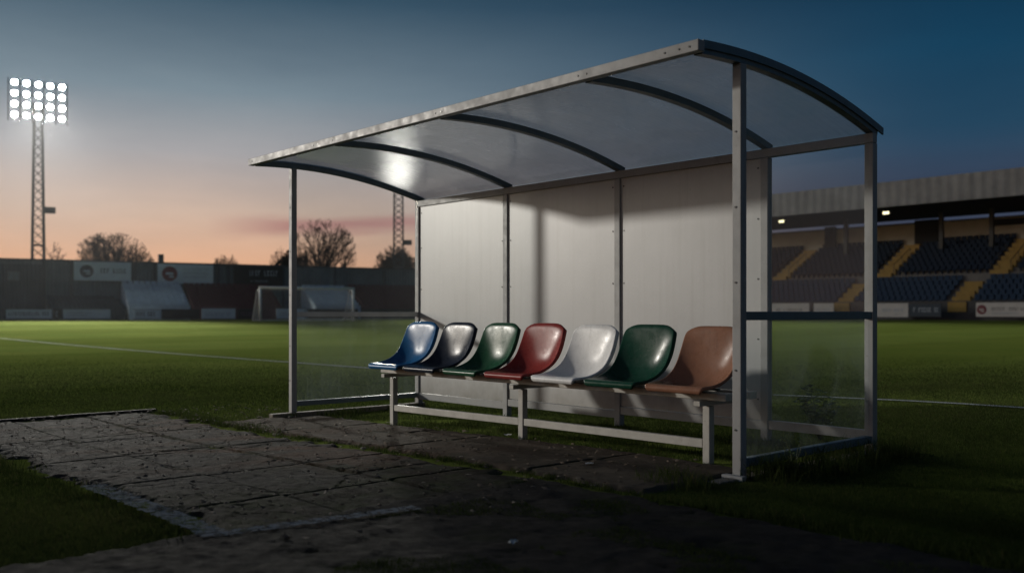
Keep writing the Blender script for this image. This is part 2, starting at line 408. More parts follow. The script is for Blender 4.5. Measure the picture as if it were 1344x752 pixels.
# ================================================================== GRASS (stuff)
def in_paved(x, y):
    n = (fbm(x, y, 4, 5)-.5)*.16
    a = (x > -1.48) & (x < 4.72) & (y > -2.9+n) & (y < -.84)
    b = (x > -.02) & (x < 5.17) & (y > -.85) & (y < .24+n*.8)
    return a | b
def grass_blades(n, rmin, rmax, hmean, wmean, seedkeep, halfang=31):
    # density falls with distance so the turf stays even in the picture
    a = rng.uniform(-R_(halfang), R_(halfang+1.5), n)
    u = rng.random(n); f = rmin*(rmax/rmin)**u
    r = np.tan(a)*f
    x = CAMX+SA*r-CA*f; y = CAMY+CA*r+SA*f
    return x, y, f
def make_blades():
    XS, YS, HS, WS, TN = [], [], [], [], []
    x, y, f = grass_blades(620000, 2.9, 24, .03, .004, 0)
    keep = ~in_paved(x, y) & (rng.random(len(f)) > sstep(12, 24, f))
    path = (x > 4.65) & (y < -.86)
    clump = fbm(x, y, 2.6, 21)
    keep &= ~(path & (clump < .60))
    under = (x > 0) & (x < 5.2) & (y > .2) & (y < 1.0)
    keep &= ~(under & (clump < .42))
    x, y, f, clump, path = x[keep], y[keep], f[keep], clump[keep], path[keep]
    n = len(x)
    h = rng.uniform(.012, .030, n)*(0.7+.6*clump)*(1-.5*sstep(8, 24, f))
    h = np.where(path, h*.6, h)
    w = np.clip(.0024*f/5, .0022, .010)
    tone = np.clip(rng.normal(.42, .12, n) + (fbm(x, y, .7, 31)-.5)*.9 + .07*np.tanh(4*np.sin(2*PI*x/11)), 0, .86)
    dead = rng.random(n) < .02; tone = np.where(dead, 1.0, tone)
    XS.append(x); YS.append(y); HS.append(h); WS.append(w); TN.append(tone)
    # long tufts: along the slab joint, under the bench, round the posts and by the back wall
    def tuft(cx, cy, n, sp, h0, h1):
        XS.append(rng.normal(cx, sp, n)); YS.append(rng.normal(cy, sp, n))
        HS.append(rng.uniform(h0, h1, n)); WS.append(np.full(n, .004)); TN.append(np.clip(rng.normal(.45, .2, n), 0, 1))
    for k in range(150): tuft(rng.uniform(-1.3, 6.0), -.815+rng.normal(0, .018), 26, .025, .012, .04)
    for k in range(60): tuft(rng.uniform(-1.4, 1.2), -.76+rng.normal(0, .05), 30, .05, .02, .07)
    for k in range(130): tuft(rng.uniform(.2, 5.1), rng.uniform(.27, 1.5), 40, .07, .02, .07)
    for k in range(40): tuft(rng.uniform(-.2, .15), rng.uniform(-.3, 1.5), 35, .05, .03, .09)
    for k in range(46): tuft(5.36+rng.normal(0, .10), rng.uniform(.05, 1.7), 34, .06, .04, .17)
    for k in range(9): tuft(5.30+rng.normal(0, .05), .12+rng.normal(0, .1), 30, .03, .06, .2)
    for k in range(10): tuft(5.0+rng.normal(0, .12), -.42+rng.normal(0, .1), 40, .05, .03, .12)
    for k in range(50): tuft(rng.uniform(5.3, 8.0), -.8+rng.normal(0, .09), 24, .06, .02, .07)
    for k in range(60): tuft(rng.uniform(-1.0, 4.6), -2.93+rng.normal(0, .05), 26, .05, .02, .06)
    for k in range(40): tuft(-1.5+rng.normal(0, .03), rng.uniform(-3, -.8), 26, .03, .02, .05)
    x = np.concatenate(XS); y = np.concatenate(YS); h = np.concatenate(HS); w = np.concatenate(WS); tone = np.concatenate(TN)
    n = len(x); th = rng.uniform(0, 2*PI, n); lean = rng.uniform(.1, .9, n)*h; la = rng.uniform(0, 2*PI, n)
    z = gz(x, y) - .002 + np.where((x > 4.65) & (y < -.86), .015, 0)
    dx, dy = np.cos(th)*w/2, np.sin(th)*w/2
    lx, ly = np.cos(la)*lean, np.sin(la)*lean
    V = np.empty((n, 5, 3))
    V[:, 0] = np.stack([x-dx, y-dy, z], -1); V[:, 1] = np.stack([x+dx, y+dy, z], -1)
    V[:, 2] = np.stack([x+dx*.8+lx*.35, y+dy*.8+ly*.35, z+h*.6], -1)
    V[:, 3] = np.stack([x-dx*.8+lx*.35, y-dy*.8+ly*.35, z+h*.6], -1)
    V[:, 4] = np.stack([x+lx, y+ly, z+h*.95], -1)
    b = np.arange(n)[:, None]*5
    F = np.concatenate([b+np.array([[0,1,2]]), b+np.array([[0,2,3]]), b+np.array([[3,2,4]])], 0)
    o = npmesh('grass', V.reshape(-1, 3), F, blade_m)
    at = o.data.attributes.new('tone', 'FLOAT', 'POINT')
    at.data.foreach_set('value', np.repeat(tone, 5).astype(np.float32))
    tag(o, 'short green turf with longer tufts round the shelter and slabs', 'grass', kind='stuff')
make_blades()

# loose crumbs, dead leaves, grit on the slabs
def litter():
    n = 2600; V = []; F = []; 
    for k in range(n):
        x = random.uniform(-1.3, 5.0); y = random.uniform(-2.85, .25)
        s = random.choice([.006, .008, .012, .02, .03])*random.uniform(.6, 1.2); a = random.uniform(0, 6.3)
        z = gzf(x, y)+.030; o = len(V)
        for q in range(5):
            t = a+q*2*PI/5; rr = s*random.uniform(.4, 1)
            V.append((x+math.cos(t)*rr, y+math.sin(t)*rr*.7, z+random.uniform(-.002, .35*s)))
        V.append((x, y, z+s*.35))
        for q in range(5): F.append((o+q, o+(q+1) % 5, o+5))
    t = NT('dead_leaf_litter')
    c = t.ramp(t.noise(3, 2), [(.35, (.03,.022,.014)), (.55, (.075,.05,.03)), (.7, (.14,.12,.09))])
    o = npmesh('leaf_litter', np.array(V), np.array(F), t.done(t.principled(c, .9)))
    tag(o, 'dry leaf crumbs and grit scattered over the slabs', 'litter', kind='stuff')
litter()
scrap_m = paint('dirty_paper', (.50,.49,.46), .8, .2, (.2,.18,.15), 20)
for (x, y, s, a, lab) in ((2.95, .22, .055, .4, 'pale paper scrap lying beside the middle bench leg'),
                          (4.42, -.42, .05, 1.0, 'thin pale paper scrap on the floor in front of the tan seat'),
                          (5.55, -2.05, .05, 2.0, 'crumpled pale wrapper lying on the dark path')):
    mb = MB(); N = 5
    for i in range(N):
        for j in range(N):
            mb.v.append(((i/(N-1)-.5)*s, (j/(N-1)-.5)*s*.5, .006+random.uniform(0, .012)))
    mb.f = [(i*N+j, (i+1)*N+j, (i+1)*N+j+1, i*N+j+1) for i in range(N-1) for j in range(N-1)]; mb.mi = [0]*len(mb.f)
    o = mb.build('paper_scrap', scrap_m, loc=(x, y, gzf(x, y)+.028)); o.rotation_euler = (0,0,a); tag(o, lab, 'litter')

# ================================================================== SHELTER
BX = [0, 1.46, 2.92, 4.38, 5.20]; YB = 1.53; YF = -.42
def zr(y): return 2.425 - .090*(y-.03)**2            # top line of the arched roof
sh = thing('dugout_shelter', 'grey steel dugout shelter with arched clear roof and white back panels', 'shelter')
pw = .058
# ribs
def rib(x, name='rib'):
    mb = MB(); ys = np.linspace(YF+.03, YB+.05, 34); w = .055; h = .046; o = 0
    for y in ys:
        sl = -.18*(y-.03); nrm = Vector((0, -sl, 1)).normalized()
        for sx, d in ((-1, -.012), (1, -.012), (1, -.012-h), (-1, -.012-h)):
            p = Vector((x+sx*w/2, y, zr(y)))+nrm*d; mb.v.append(tuple(p))
    for i in range(len(ys)-1):
        for k in range(4): mb.f.append((i*4+k, i*4+(k+1) % 4, i*4+4+(k+1) % 4, i*4+4+k)); mb.mi.append(0)
    n = len(ys)*4; mb.f += [(0,1,2,3)[::-1], (n-4,n-3,n-2,n-1)]; mb.mi += [0,0]
    return mb.build(name, shaded_frame_m, sh)
for x in BX: rib(x)
# edge trim over the two end ribs
for x in (BX[0]-.034, BX[-1]+.034):
    mb = MB(); ys = np.linspace(YF+.03, YB+.10, 34)
    for y in ys:
        for sx, d in ((-1, .016), (1, .016), (1, -.03), (-1, -.03)): mb.v.append((x+sx*.006, y, zr(y)+d))
    for i in range(len(ys)-1):
        for k in range(4): mb.f.append((i*4+k, i*4+(k+1) % 4, i*4+4+(k+1) % 4, i*4+4+k)); mb.mi.append(0)
    n = len(ys)*4; mb.f += [(3,2,1,0), (n-4,n-3,n-2,n-1)]; mb.mi += [0,0]
    mb.build('roof_trim', shaded_frame_m, sh)
# roof sheets
for i in range(4):
    mb = MB(); ys = np.linspace(YF+.02, YB+.09, 60); x0 = BX[i]+(.004 if i else -.026); x1 = BX[i+1]-(.004 if i < 3 else -.026)
    xs = np.linspace(x0, x1, 9); n = len(xs)
    for d, flip in ((0, False), (-.008, True)):
        o = len(mb.v)
        mb.v += [(x, y, zr(y)+d) for y in ys for x in xs]
        for q in range(len(ys)-1):
            for k in range(n-1):
                f = (o+q*n+k, o+q*n+k+1, o+(q+1)*n+k+1, o+(q+1)*n+k); mb.f.append(f[::-1] if flip else f); mb.mi.append(0)
    o2 = n*len(ys)
    ring = [(q*n) for q in range(len(ys))]
    for q in range(len(ys)-1):
        for e, fl in ((0, True), (n-1, False)):
            a, b = q*n+e, (q+1)*n+e; f = (a, b, b+o2, a+o2); mb.f.append(f[::-1] if fl else f); mb.mi.append(0)
    o = mb.build('roof_sheet', roof_m, sh)
    for p in o.data.polygons: p.use_smooth = abs(p.normal.x) < .5
    o.data.set_sharp_from_angle(angle=R_(40))
# front and back beams
zf = zr(YF)
fb = MB().box(-.05, 5.25, YF-.03, YF+.028, zf-.052, zf+.010).build('front_beam', frame_m, sh, bevel=.004)
for x in (.03, 1.18, 1.27, 1.50, 2.92, 2.99, 4.35, 4.42, 5.02, 5.12, 5.19):
    MB().tube([(x, YF-.030, zf-.022), (x, YF-.034, zf-.022)], .006, 8).build('bolt', bolt_m, fb)
bb = MB().box(-.03, 5.23, YB-.03, YB+.03, 2.10, 2.165).build('back_beam', frame_m, sh, bevel=.004)
# posts
def post(x, y, ztop, w=pw):
    g = gzf(x, y)
    p = MB().box(x-w/2, x+w/2, y-w/2, y+w/2, g-.12, ztop).build('post', frame_m, sh, bevel=.004)
    if y < .1: MB().box(x-.07, x+.07, y-.075, y-w/2-.001, g-.02, g+.026).build('base_plate', frame_m, p, bevel=.002)
    return p
for x in (0, 5.2): post(x, 0, zr(0)-.0585)
for x in BX: post(x, YB, 2.098, .062)
for i, x in enumerate((0, 5.2)):
    for z in (.28, .62, 1.12, 1.55, 1.98):
        MB().tube([(x-.006, -pw/2-.001, z), (x-.006, -pw/2-.005, z)], .006, 8).build('bolt', bolt_m, [o for o in sh.children if o.name.startswith('post')][i])
# side walls: mid rail, bottom rail, base skid, panes
for x, sgn in ((0, -1), (5.2, 1)):
    zb = .045 if x == 0 else .085
    MB().box(x-.024, x+.024, .031, YB-.033, .905, .955).build('mid_rail', paint('hazed_grey_rail', (.50,.50,.48), .4, .12, (.13,.12,.10), 5) if x == 0 else shaded_frame_m, sh, bevel=.003)  # left rail is frame paint lightened: its hazy brightness is put into colour
    MB().box(x-.024, x+.024, .031, YB-.033, zb-.02, zb+.03).build('bottom_rail', shaded_frame_m, sh, bevel=.003)
    g = -.085 if x == 0 else 0
    MB().box(x-.045, x+.045, -.24, YB+.06, g-.05, g+(.05 if x == 0 else .012)).build('base_skid', paint('weathered_timber', (.15,.13,.105), .8, .3, (.05,.04,.03), 9), sh, bevel=.006)
    MB().box(x-.004, x+.004, .030, YB-.032, zb+.031, .904).build('lower_pane', glass_low_m, sh)
    # upper pane follows the arch
    mb = MB(); ys = np.linspace(.030, YB-.032, 20)
    for y in ys:
        for sx, z in ((-1, .956), (1, .956), (1, zr(y)-.061), (-1, zr(y)-.061)): mb.v.append((x+sx*.004, y, z if z > 1 or True else z))
    for q in range(len(ys)-1):
        for k in range(4): mb.f.append((q*4+k, q*4+(k+1) % 4, q*4+4+(k+1) % 4, q*4+4+k)); mb.mi.append(0)
    n = len(ys)*4; mb.f += [(3,2,1,0), (n-4,n-3,n-2,n-1)]; mb.mi += [0,0]
    mb.build('upper_pane', glass_m, sh)
# back wall
for i in range(4):
    x0, x1 = BX[i]+.032, BX[i+1]-.032
    g = gzf((x0+x1)/2, YB)
    MB().box(x0, x1, YB-.024, YB+.024, g+.085, g+.150).build('bottom_rail', frame_m, sh, bevel=.003)
    if i < 3:
        _ = MB().box(x0-.001, x1+.001, YB-.012, YB+.012, g+.155, 2.099)
        pn = _.build('back_panel', panel_m, sh)
        for zz in (.30, .75, 1.2, 1.65, 2.03):
            for xx in (x0+.03, x1-.03): MB().tube([(xx, YB-.012, zz), (xx, YB-.016, zz)], .007, 8).build('rivet', bolt_m, pn)
    else:
        MB().box(x0, x1, YB-.022, YB+.022, .912, .955).build('mid_rail', shaded_frame_m, sh, bevel=.003)
        MB().box(x0, x1, YB-.004, YB+.004, g+.151, .911).build('lower_pane', glass_low_m, sh)
        MB().box(x0, x1, YB-.004, YB+.004, .956, 2.099).build('upper_pane', glass_m, sh)

# ================================================================== BENCH WITH SEVEN BUCKET SEATS
bench = thing('bench', 'cream steel bench with seven odd coloured plastic bucket seats under the shelter', 'bench', (0,0,0))
BY = .304
MB().box(1.17, 4.93, BY-.055, BY+.055, .404, .450).build('front_plank', bench_m, bench, bevel=.004)
MB().box(1.17, 4.93, BY+.19, BY+.28, .404, .450).build('rear_plank', bench_m, bench, bevel=.004)
for x in (1.30, 3.03, 4.76):
    g = gzf(x, BY)
    MB().box(x-.026, x+.026, BY-.026, BY+.026, g-.05, .364).build('leg', bench_m, bench, bevel=.004)
    MB().box(x-.024, x+.024, BY-.12, BY+.27, .368, .400).build('cross_arm', bench_m, bench, bevel=.003)
    if x > 2:
        x0 = (1.33 if x < 4 else 3.06); x1 = x-.032
        g0, g1 = gzf(x0, BY), gzf(x1, BY)
        mb = MB(); mb.bar((x0, BY, .115+g0*.5+.01), (x1, BY, .115+g1*.5+.01), .040, .054); mb.build('stretcher', bench_m, bench, bevel=.004)
PROF = [(.016,-.048),(.003,-.044),(-.005,-.022),(.002,-.001),(.03,.003),(.08,-.002),(.14,-.012),(.20,-.021),(.26,-.024),(.315,-.016),(.360,.008),(.392,.046),(.412,.10),(.424,.17),(.434,.25),(.443,.320),(.448,.352),(.456,.368),(.472,.372)]
EDGE = [(.016,-.048),(.003,-.044),(-.005,-.022),(.002,.000),(.03,.006),(.08,.014),(.14,.036),(.20,.072),(.255,.112),(.305,.155),(.345,.195),(.378,.235),(.402,.270),(.422,.305),(.436,.332),(.446,.352),(.452,.362),(.460,.370),(.474,.372)]
def resample(prof, M):
    pts = [Vector((0, a, b)) for a, b in prof]
    for _ in range(2):                                   # round the corners
        q = [pts[0]]
        for a, b in zip(pts, pts[1:]): q += [a.lerp(b, .25), a.lerp(b, .75)]
        pts = q+[pts[-1]]
    L = [0]
    for i in range(1, len(pts)): L.append(L[-1]+(pts[i]-pts[i-1]).length)
    out = []
    for k in range(M+1):
        s_ = L[-1]*k/M; i = next((q for q in range(1, len(L)) if L[q] >= s_-1e-9), len(L)-1)
        t = (s_-L[i-1])/(L[i]-L[i-1]); out.append(pts[i-1].lerp(pts[i], t))
    return out
def seat_mesh():
    M = 40; C_, E_ = resample(PROF, M), resample(EDGE, M); E_ = [c.lerp(e, .60) for c, e in zip(C_, E_)]
    us = [-1,-.97,-.92,-.84,-.74,-.60,-.42,-.21,0,.21,.42,.60,.74,.84,.92,.97,1]
    V = []; F = []; rows = []
    for k in range(M+1):
        v = k/M
        d = (E_[min(k+1, M)]-E_[max(k-1, 0)]).normalized(); nrm = Vector((0, -d.z, d.y))   # toward the sitter
        back = float(sstep(.40, .70, v))
        hw = .222 - .010*float(sstep(.25, 0, v)) - .010*float(sstep(.70, 1.0, v))
        hw *= 1-.13*float(np.clip((v-.88)/.12, 0, 1))**2.2 - .09*float(np.clip((.11-v)/.11, 0, 1))**2
        row = []
        for u in us:
            au = abs(u); w = au**2.7
            q = C_[k].lerp(E_[k], w)
            row.append(q + Vector((u*hw, 0, -.030*float(np.clip((v-.84)/.16, 0, 1))**1.5*au**6)))
        for sgn, idx in ((-1, 0), (1, -1)):              # rim rolled out and back
            e = row[idx]; f1 = e + Vector((sgn*.008, 0, 0)) - nrm*.004; f2 = e + Vector((sgn*.012, 0, 0)) - nrm*(.018+.014*back)
            row = [f2, f1]+row if idx == 0 else row+[f1, f2]
        rows.append(row)
    W = len(rows[0])
    for r in rows: V += [tuple(q) for q in r]
    for k in range(len(rows)-1):
        for i in range(W-1): F.append((k*W+i, k*W+i+1, (k+1)*W+i+1, (k+1)*W+i))
    me = bpy.data.meshes.new('seat'); me.from_pydata(V, [], F); me.polygons.foreach_set('use_smooth', [True]*len(F)); me.update()
    return me
base_me = seat_mesh()
SEATS = [('bright blue seat at the far left end of the bench', 'blue_plastic', (.014,.085,.205)),
         ('dark navy seat between the blue and the green seat', 'navy_plastic', (.013,.018,.030)),
         ('mid green seat between the navy and the red seat', 'green_plastic', (.014,.060,.030)),
         ('red seat between the green and the white seat', 'red_plastic', (.20,.030,.026)),
         ('white seat between the red and the dark green seat', 'white_plastic', (.60,.60,.59)),
         ('dark green seat between the white and the tan seat', 'bottle_green_plastic', (.008,.044,.027)),
         ('tan brown seat at the near right end of the bench', 'tan_plastic', (.205,.100,.062))]
for i, (lab, mn, c) in enumerate(SEATS):
    me = base_me.copy(); me.materials.append(plastic(mn, c, .24))
    o = bpy.data.objects.new('seat', me); COL.objects.link(o); o.parent = bench
    o.location = (1.21+.218+.536*i+random.uniform(-.008, .008), .085, .494); o.rotation_euler = (random.uniform(-.01, .01), 0, random.uniform(-.035, .035))
    so = o.modifiers.new('shell', 'SOLIDIFY'); so.thickness = .005; so.offset = -1
    ss = o.modifiers.new('smooth', 'SUBSURF'); ss.levels = 1; ss.render_levels = 1
    o['label'] = lab
    for (ya, zt_) in ((.10, -.014), (.31, -.024)): MB().box(-.13, .13, ya, ya+.025, -.040, zt_).build('bracket', shaded_frame_m, o)

# ================================================================== WEEDS
leaf_t = NT('weed_leaf'); leaf_m = leaf_t.done(leaf_t.principled(leaf_t.ramp(leaf_t.noise(12, 4), [(.3, (.030,.055,.014)), (.7, (.075,.105,.030))]), .6, 0, None, .3))
stem_m = paint('weed_stem', (.05,.06,.025), .7)
def weed(x, y, h, nst, spread, leafy, label):
    t = thing('weed', label, 'plant', (x, y, gzf(x, y)-.01), random.uniform(0, 6), 'weeds growing at the right end of the shelter')
    st = MB(); lf = MB()
    for k in range(nst):
        a = random.uniform(0, 2*PI); top = Vector((math.cos(a)*spread*random.uniform(.3, 1), math.sin(a)*spread*random.uniform(.3, 1), h*random.uniform(.65, 1)))
        pts = [Vector((0,0,0)).lerp(top, q/5)+Vector((random.uniform(-.008,.008), random.uniform(-.008,.008), -.06*h*math.sin(PI*q/5)*-1)) for q in range(6)]
        st.tube(pts, [.004,.0036,.003,.0026,.002,.0014], 5)
        for q in range(leafy):
            b = pts[1+q % 5] if q % 5 < 5 else pts[5]; aa = random.uniform(0, 2*PI); ln = random.uniform(.04, .085)*(1 if leafy > 6 else .6)
            d = Vector((math.cos(aa), math.sin(aa), random.uniform(-.2, .7))).normalized(); sd = d.cross(Vector((0,0,1))).normalized()*ln*.28
            for (m, dz) in ((0, 0),):
                lf.add([b, b+d*ln*.5+sd, b+d*ln+Vector((0,0,-.12*ln)), b+d*ln*.5-sd, b+d*ln*.5+Vector((0,0,-.05*ln))],
                       [(0,1,4),(1,2,4),(2,3,4),(3,0,4)])
    st.build('stem', stem_m, t); lf.build('foliage', leaf_m, t)
weed(4.66, 1.80, .40, 14, .19, 20, 'bushy broad leaved weed behind the right end pane')
weed(5.05, 1.80, .40, 2, .05, 7, 'thin upright weed beside the rear right post')
weed(5.36, .32, .24, 7, .10, 6, 'low straggly weed outside the right end pane')

# ================================================================== LEFT (far) STAND, behind the goal
A = np.array((-43.7, 80.0)); U = np.array((.858, .514)); U /= np.linalg.norm(U); N = np.array((U[1], -U[0]))   # N: towards the pitch
uw = np.array((SA*U[0]-CA*U[1], CA*U[0]+SA*U[1])); ROTL = math.atan2(uw[1], uw[0])
def onL(px, d):
    """distance s along the stand line (d metres in front of the wall) under picture column px -> s and depth F"""
    a = A+N*d; r = (px-CX)/FPX
    s = (r*a[1]-a[0])/(U[0]-r*U[1]); return s, a[1]+s*U[1]
def zL(py, F): return CAMH-(py-HY)/FPX*F
def locL(s, d, z=0):
    p = A+U*s+N*d; x, y = rf2w(*p); return (x, y, z)
# local axes of things on this line: +x along the stand, -y towards the pitch
clad_m = NT('dark_cladding')
def cladding(name, col, pitch=.33):
    t = NT(name); sep = t.n('SeparateXYZ'); t.l(t.tc.outputs['Object'], sep.inputs[0])
    w = t.mul(t.mul(sep.outputs[0], 2*PI/pitch), 0, 'SINE')
    base = t.ramp(t.noise(.5, 6, .65), [(.3, tuple(c*.7 for c in col)), (.7, tuple(c*1.2 for c in col))])
    st = t.ramp(t.noise(1, 5, .6, stretch=(3,3,.15)), [(.5, (0,0,0)), (.8, (1,1,1))])
    base = t.mix(t.mul(st, .4), base, tuple(c*.5 for c in col))
    return t.done(t.principled(base, .6, 0, t.bump(w, .6, .03), .3))
wall_m = cladding('slate_cladding', (.105,.150,.175))
wall2_m = cladding('dark_slate_cladding', (.055,.078,.094))
G0 = .30
st = thing('end_stand', 'long low dark clad stand behind the far goal', 'stand', locL(0, 0, G0), ROTL)
s0, s1 = -14, 62
zt = 5.44-G0
MB().box(s0, s1, 0, .4, -.3, zt).build('wall', wall_m, st)
MB().box(s0, s1, -.15, .5, zt+.004, zt+.16).build('roof_edge', wall2_m, st)
# darker left block with a small window
sa, _ = onL(-40, .5); sb, _ = onL(57, .5)
MB().box(sa, sb, -.5, -.02, -.3, zt-.35).build('side_block', wall2_m, st)
wa, F = onL(10, .5); wb, _ = onL(26, .5)
wf = MB().box(wa, wb, -.56, -.502, zL(368, F)-G0, zL(356, F)-G0).build('window', paint('window_frame_grey', (.10,.13,.15), .5), st)
MB().box(wa+.1, (wa+wb)/2-.06, -.575, -.562, zL(367, F)-G0, zL(357.5, F)-G0).build('pane', paint('grey_blue_pane', (.13,.18,.21), .2), wf)
MB().box((wa+wb)/2+.06, wb-.1, -.575, -.562, zL(367, F)-G0, zL(357.5, F)-G0).build('pane', paint('grey_blue_pane', (.13,.18,.21), .2), wf)
# lighter posts in the cladding
for px in (58, 94, 176, 203, 286, 300, 372, 440, 505):
    s, F = onL(px, .1); MB().box(s-.12, s+.12, -.08, -.004, -.3, zt-.004).build('wall_post', wall2_m, st)
pp, F = onL(212, 0); MB().box(pp-.22, pp+.22, .1, .5, zt+.165, zt+.9).build('chimney', wall2_m, st)
# terraces: stepped seat blocks sloping to the pitch
def terrace(pxl, pxr, ytop, ybot, mat, name, dback=.6, dfront=5.0, rows=8):
    sl, F = onL(pxl, dback); sr, F2 = onL(pxr, dback)
    ztop = zL(ytop, (F+F2)/2)-G0; Ff = F-dfront*.8; zbot = max(.4, zL(ybot, Ff)-G0)
    mb = MB()
    for k in range(rows):
        t0 = k/rows; t1 = (k+1)/rows
        ya = -(dback+(dfront-dback)*t0); yb = -(dback+(dfront-dback)*t1)
        z = ztop+(zbot-ztop)*t0
        mb.box(sl, sr, yb, ya-.002, -.3, z-.02)
        # seat backs along the step
        n = int((sr-sl)/.5)
        for q in range(n): mb.box(sl+q*.5+.04, sl+q*.5+.46, ya-.12, ya-.06, z-.018, z+.28)
    return mb.build(name, mat, st)
white_seat_m = paint('pale_grey_seats', (.48,.58,.64), .6, .15, scale=2)
marn_m = paint('maroon_seats', (.085,.022,.030), .6, .2, scale=2)
terrace(159, 236, 373, 404, white_seat_m, 'seat_block')
terrace(240, 352, 376, 404, marn_m, 'seat_block')
terrace(395, 452, 378, 404, white_seat_m, 'seat_block')
terrace(456, 620, 378, 404, marn_m, 'seat_block')
terrace(60, 155, 392, 404, wall2_m, 'seat_block')

sign_white = paint('pale_sign_face', (.60,.72,.76), .5, .1, scale=1.5)
sign_dark = paint('black_sign_face', (.014,.018,.02), .5, .1)
ink_navy = paint('navy_sign_ink', (.012,.035,.06), .5, .1)
ink_red = paint('dark_red_sign_ink', (.16,.018,.03), .5, .1)
ink_pale = paint('pale_sign_ink', (.40,.47,.52), .5, .1)
ink_purple = paint('purple_sign_ink', (.09,.045,.10), .5, .1)
frame_sign = paint('sign_frame_dark', (.03,.035,.04), .6, .1)
def words(mb, x0, x1, z0, z1, y, gaps=.25):
    """blurred lettering: upright bars of uneven width as the photo shows it"""
    h = z1-z0; x = x0; rr = random.Random(int(abs(x0)*97+z0*31))
    while x < x1-.3*h:
        w = h*rr.uniform(.28, .62)
        if rr.random() < .14: x += h*.6; continue
        w = min(w, x1-x)
        sw = w*.32
        mb.box(x, x+sw, y-.012, y, z0, z1)
        if rr.random() < .7: mb.box(x+sw, x+w*.8, y-.012, y, z1-h*.22, z1)
        if rr.random() < .7: mb.box(x+sw, x+w*.8, y-.012, y, z0, z0+h*.22)
        x += w+h*.14
    return mb
def disc(mb, cx, cz, r, y, th=.012, n=20, r0=0):
    o = len(mb.v)
    ring = lambda rad, yy: [(cx+rad*math.cos(2*PI*k/n), yy, cz+rad*math.sin(2*PI*k/n)) for k in range(n)]
    if r0:
        a = ring(r, y-th); b = ring(r0, y-th)
        mb.add(a+b, [(k, n+k, n+(k+1) % n, (k+1) % n) for k in range(n)])
    else:
        mb.add(ring(r, y-th), [tuple(range(n))])
    return mb
def board(loc, rot, w, h, face, label, group, emblem=None, text=None, z_text=(.3, .7), ring=False, legs=False, ink2=None):
    """sign local axes: x along, -y faces the viewer; loc = bottom centre"""
    t = thing('advertising_board', label, 'sign', loc, rot, group)
    MB().box(-w/2, w/2, 0, .08, 0, h).build('panel', face, t)
    fr = MB(); fr.box(-w/2-.04, w/2+.04, .01, .09, -.05, -.002); fr.box(-w/2-.04, w/2+.04, .01, .09, h+.002, h+.05)
    if legs: fr.box(-w/2+.1, -w/2+.2, .09, .5, -.4, h*.7); fr.box(w/2-.2, w/2-.1, .09, .5, -.4, h*.7)
    fr.build('frame', frame_sign, t)
    x0 = -w/2+.2
    if emblem:
        ex, er, em = emblem; mb = MB(); disc(mb, ex, h/2, er, -.004); 
        mb.build('emblem', em, t); x0 = ex+er*1.5
        mb = MB(); mb.box(ex-er*.5, ex+er*.45, -.034, -.026, h/2-er*.12, h/2+er*.16); mb.box(ex-er*.1, ex+er*.5, -.034, -.026, h/2-er*.5, h/2-er*.28)
        mb.build('emblem_mark', face if face is not sign_dark else ink_pale, t)
    if text:
        for (a, b, c, d, m) in text:
            words(MB(), -w/2+a*w, -w/2+b*w, c*h, d*h, -.004).build('lettering', m, t)
    return t
def boardL(px0, px1, py0, py1, d, face, label, group, **kw):
    sa, Fa = onL(px0, d); sb, Fb = onL(px1, d); F = (Fa+Fb)/2
    z0, z1 = zL(py1, F), zL(py0, F); p = locL((sa+sb)/2, d, z0)
    em = kw.pop('em', None)
    if em: kw['emblem'] = (-(sb-sa)/2+em[0]*(sb-sa), em[1]*(z1-z0), em[2])
    return board(p, ROTL, sb-sa, z1-z0, face, label, group, **kw)
G1 = 'advertising boards on the wall of the far stand'; G2 = 'pitch side boards below the far stand'
boardL(97, 172, 344, 368.5, .2, sign_white, 'pale wall board with a dark blue round emblem and lettering', G1, em=(.22,.34,ink_navy), text=[(.46,.64,.42,.66,ink_navy),(.68,.93,.42,.66,ink_navy)])
boardL(207, 280, 347, 372.5, .2, sign_white, 'pale wall board with a red round emblem above small lettering', G1, em=(.21,.38,ink_red), text=[(.46,.92,.70,.80,ink_pale),(.46,.92,.50,.60,ink_pale),(.46,.88,.30,.40,ink_pale)])
boardL(307, 371, 350, 375, .2, sign_dark, 'black wall board with pale lettering above the far goal', G1, text=[(.32,.9,.52,.80,ink_pale),(.32,.7,.2,.28,ink_pale)])
dd = 6.2
boardL(8, 68, 406, 418, dd, sign_white, 'pale pitch side board at the far left below the windowed block', G2, text=[(.05,.95,.35,.72,ink_navy)])
boardL(83, 145, 406, 418, dd, sign_white, 'pale pitch side board with faint lines under the blue emblem board', G2, text=[(.08,.6,.6,.68,ink_navy),(.08,.5,.35,.42,ink_navy)])
boardL(70, 81, 406, 418, dd, sign_dark, 'small dark pitch side board with a pale V mark', G2, text=[(.3,.7,.2,.8,ink_pale)])
boardL(176, 209, 406.5, 418, dd, sign_white, 'short pale pitch side board with navy lettering under the white seats', G2, text=[(.1,.9,.3,.75,ink_navy)])
boardL(212, 262, 406.5, 418, dd, sign_dark, 'long dark pitch side board right of the navy lettered one', G2, text=[(.3,.9,.35,.65,ink_navy)])
boardL(265, 309, 405, 418, dd, sign_white, 'pale pitch side board with grey lettering under the maroon seats', G2, text=[(.1,.9,.3,.6,ink_pale)])
boardL(312, 340, 406, 418, dd, sign_dark, 'dark pitch side board with purple lettering beside the goal', G2, text=[(.15,.85,.3,.7,ink_purple)])
boardL(363, 400, 405, 418, dd, sign_white, 'pale pitch side board seen through the goal net', G2, text=[(.1,.9,.3,.6,ink_pale)])
boardL(404, 470, 406, 418, dd, sign_dark, 'dark pitch side board behind the right half of the goal', G2, text=[(.1,.6,.3,.6,ink_pale)])
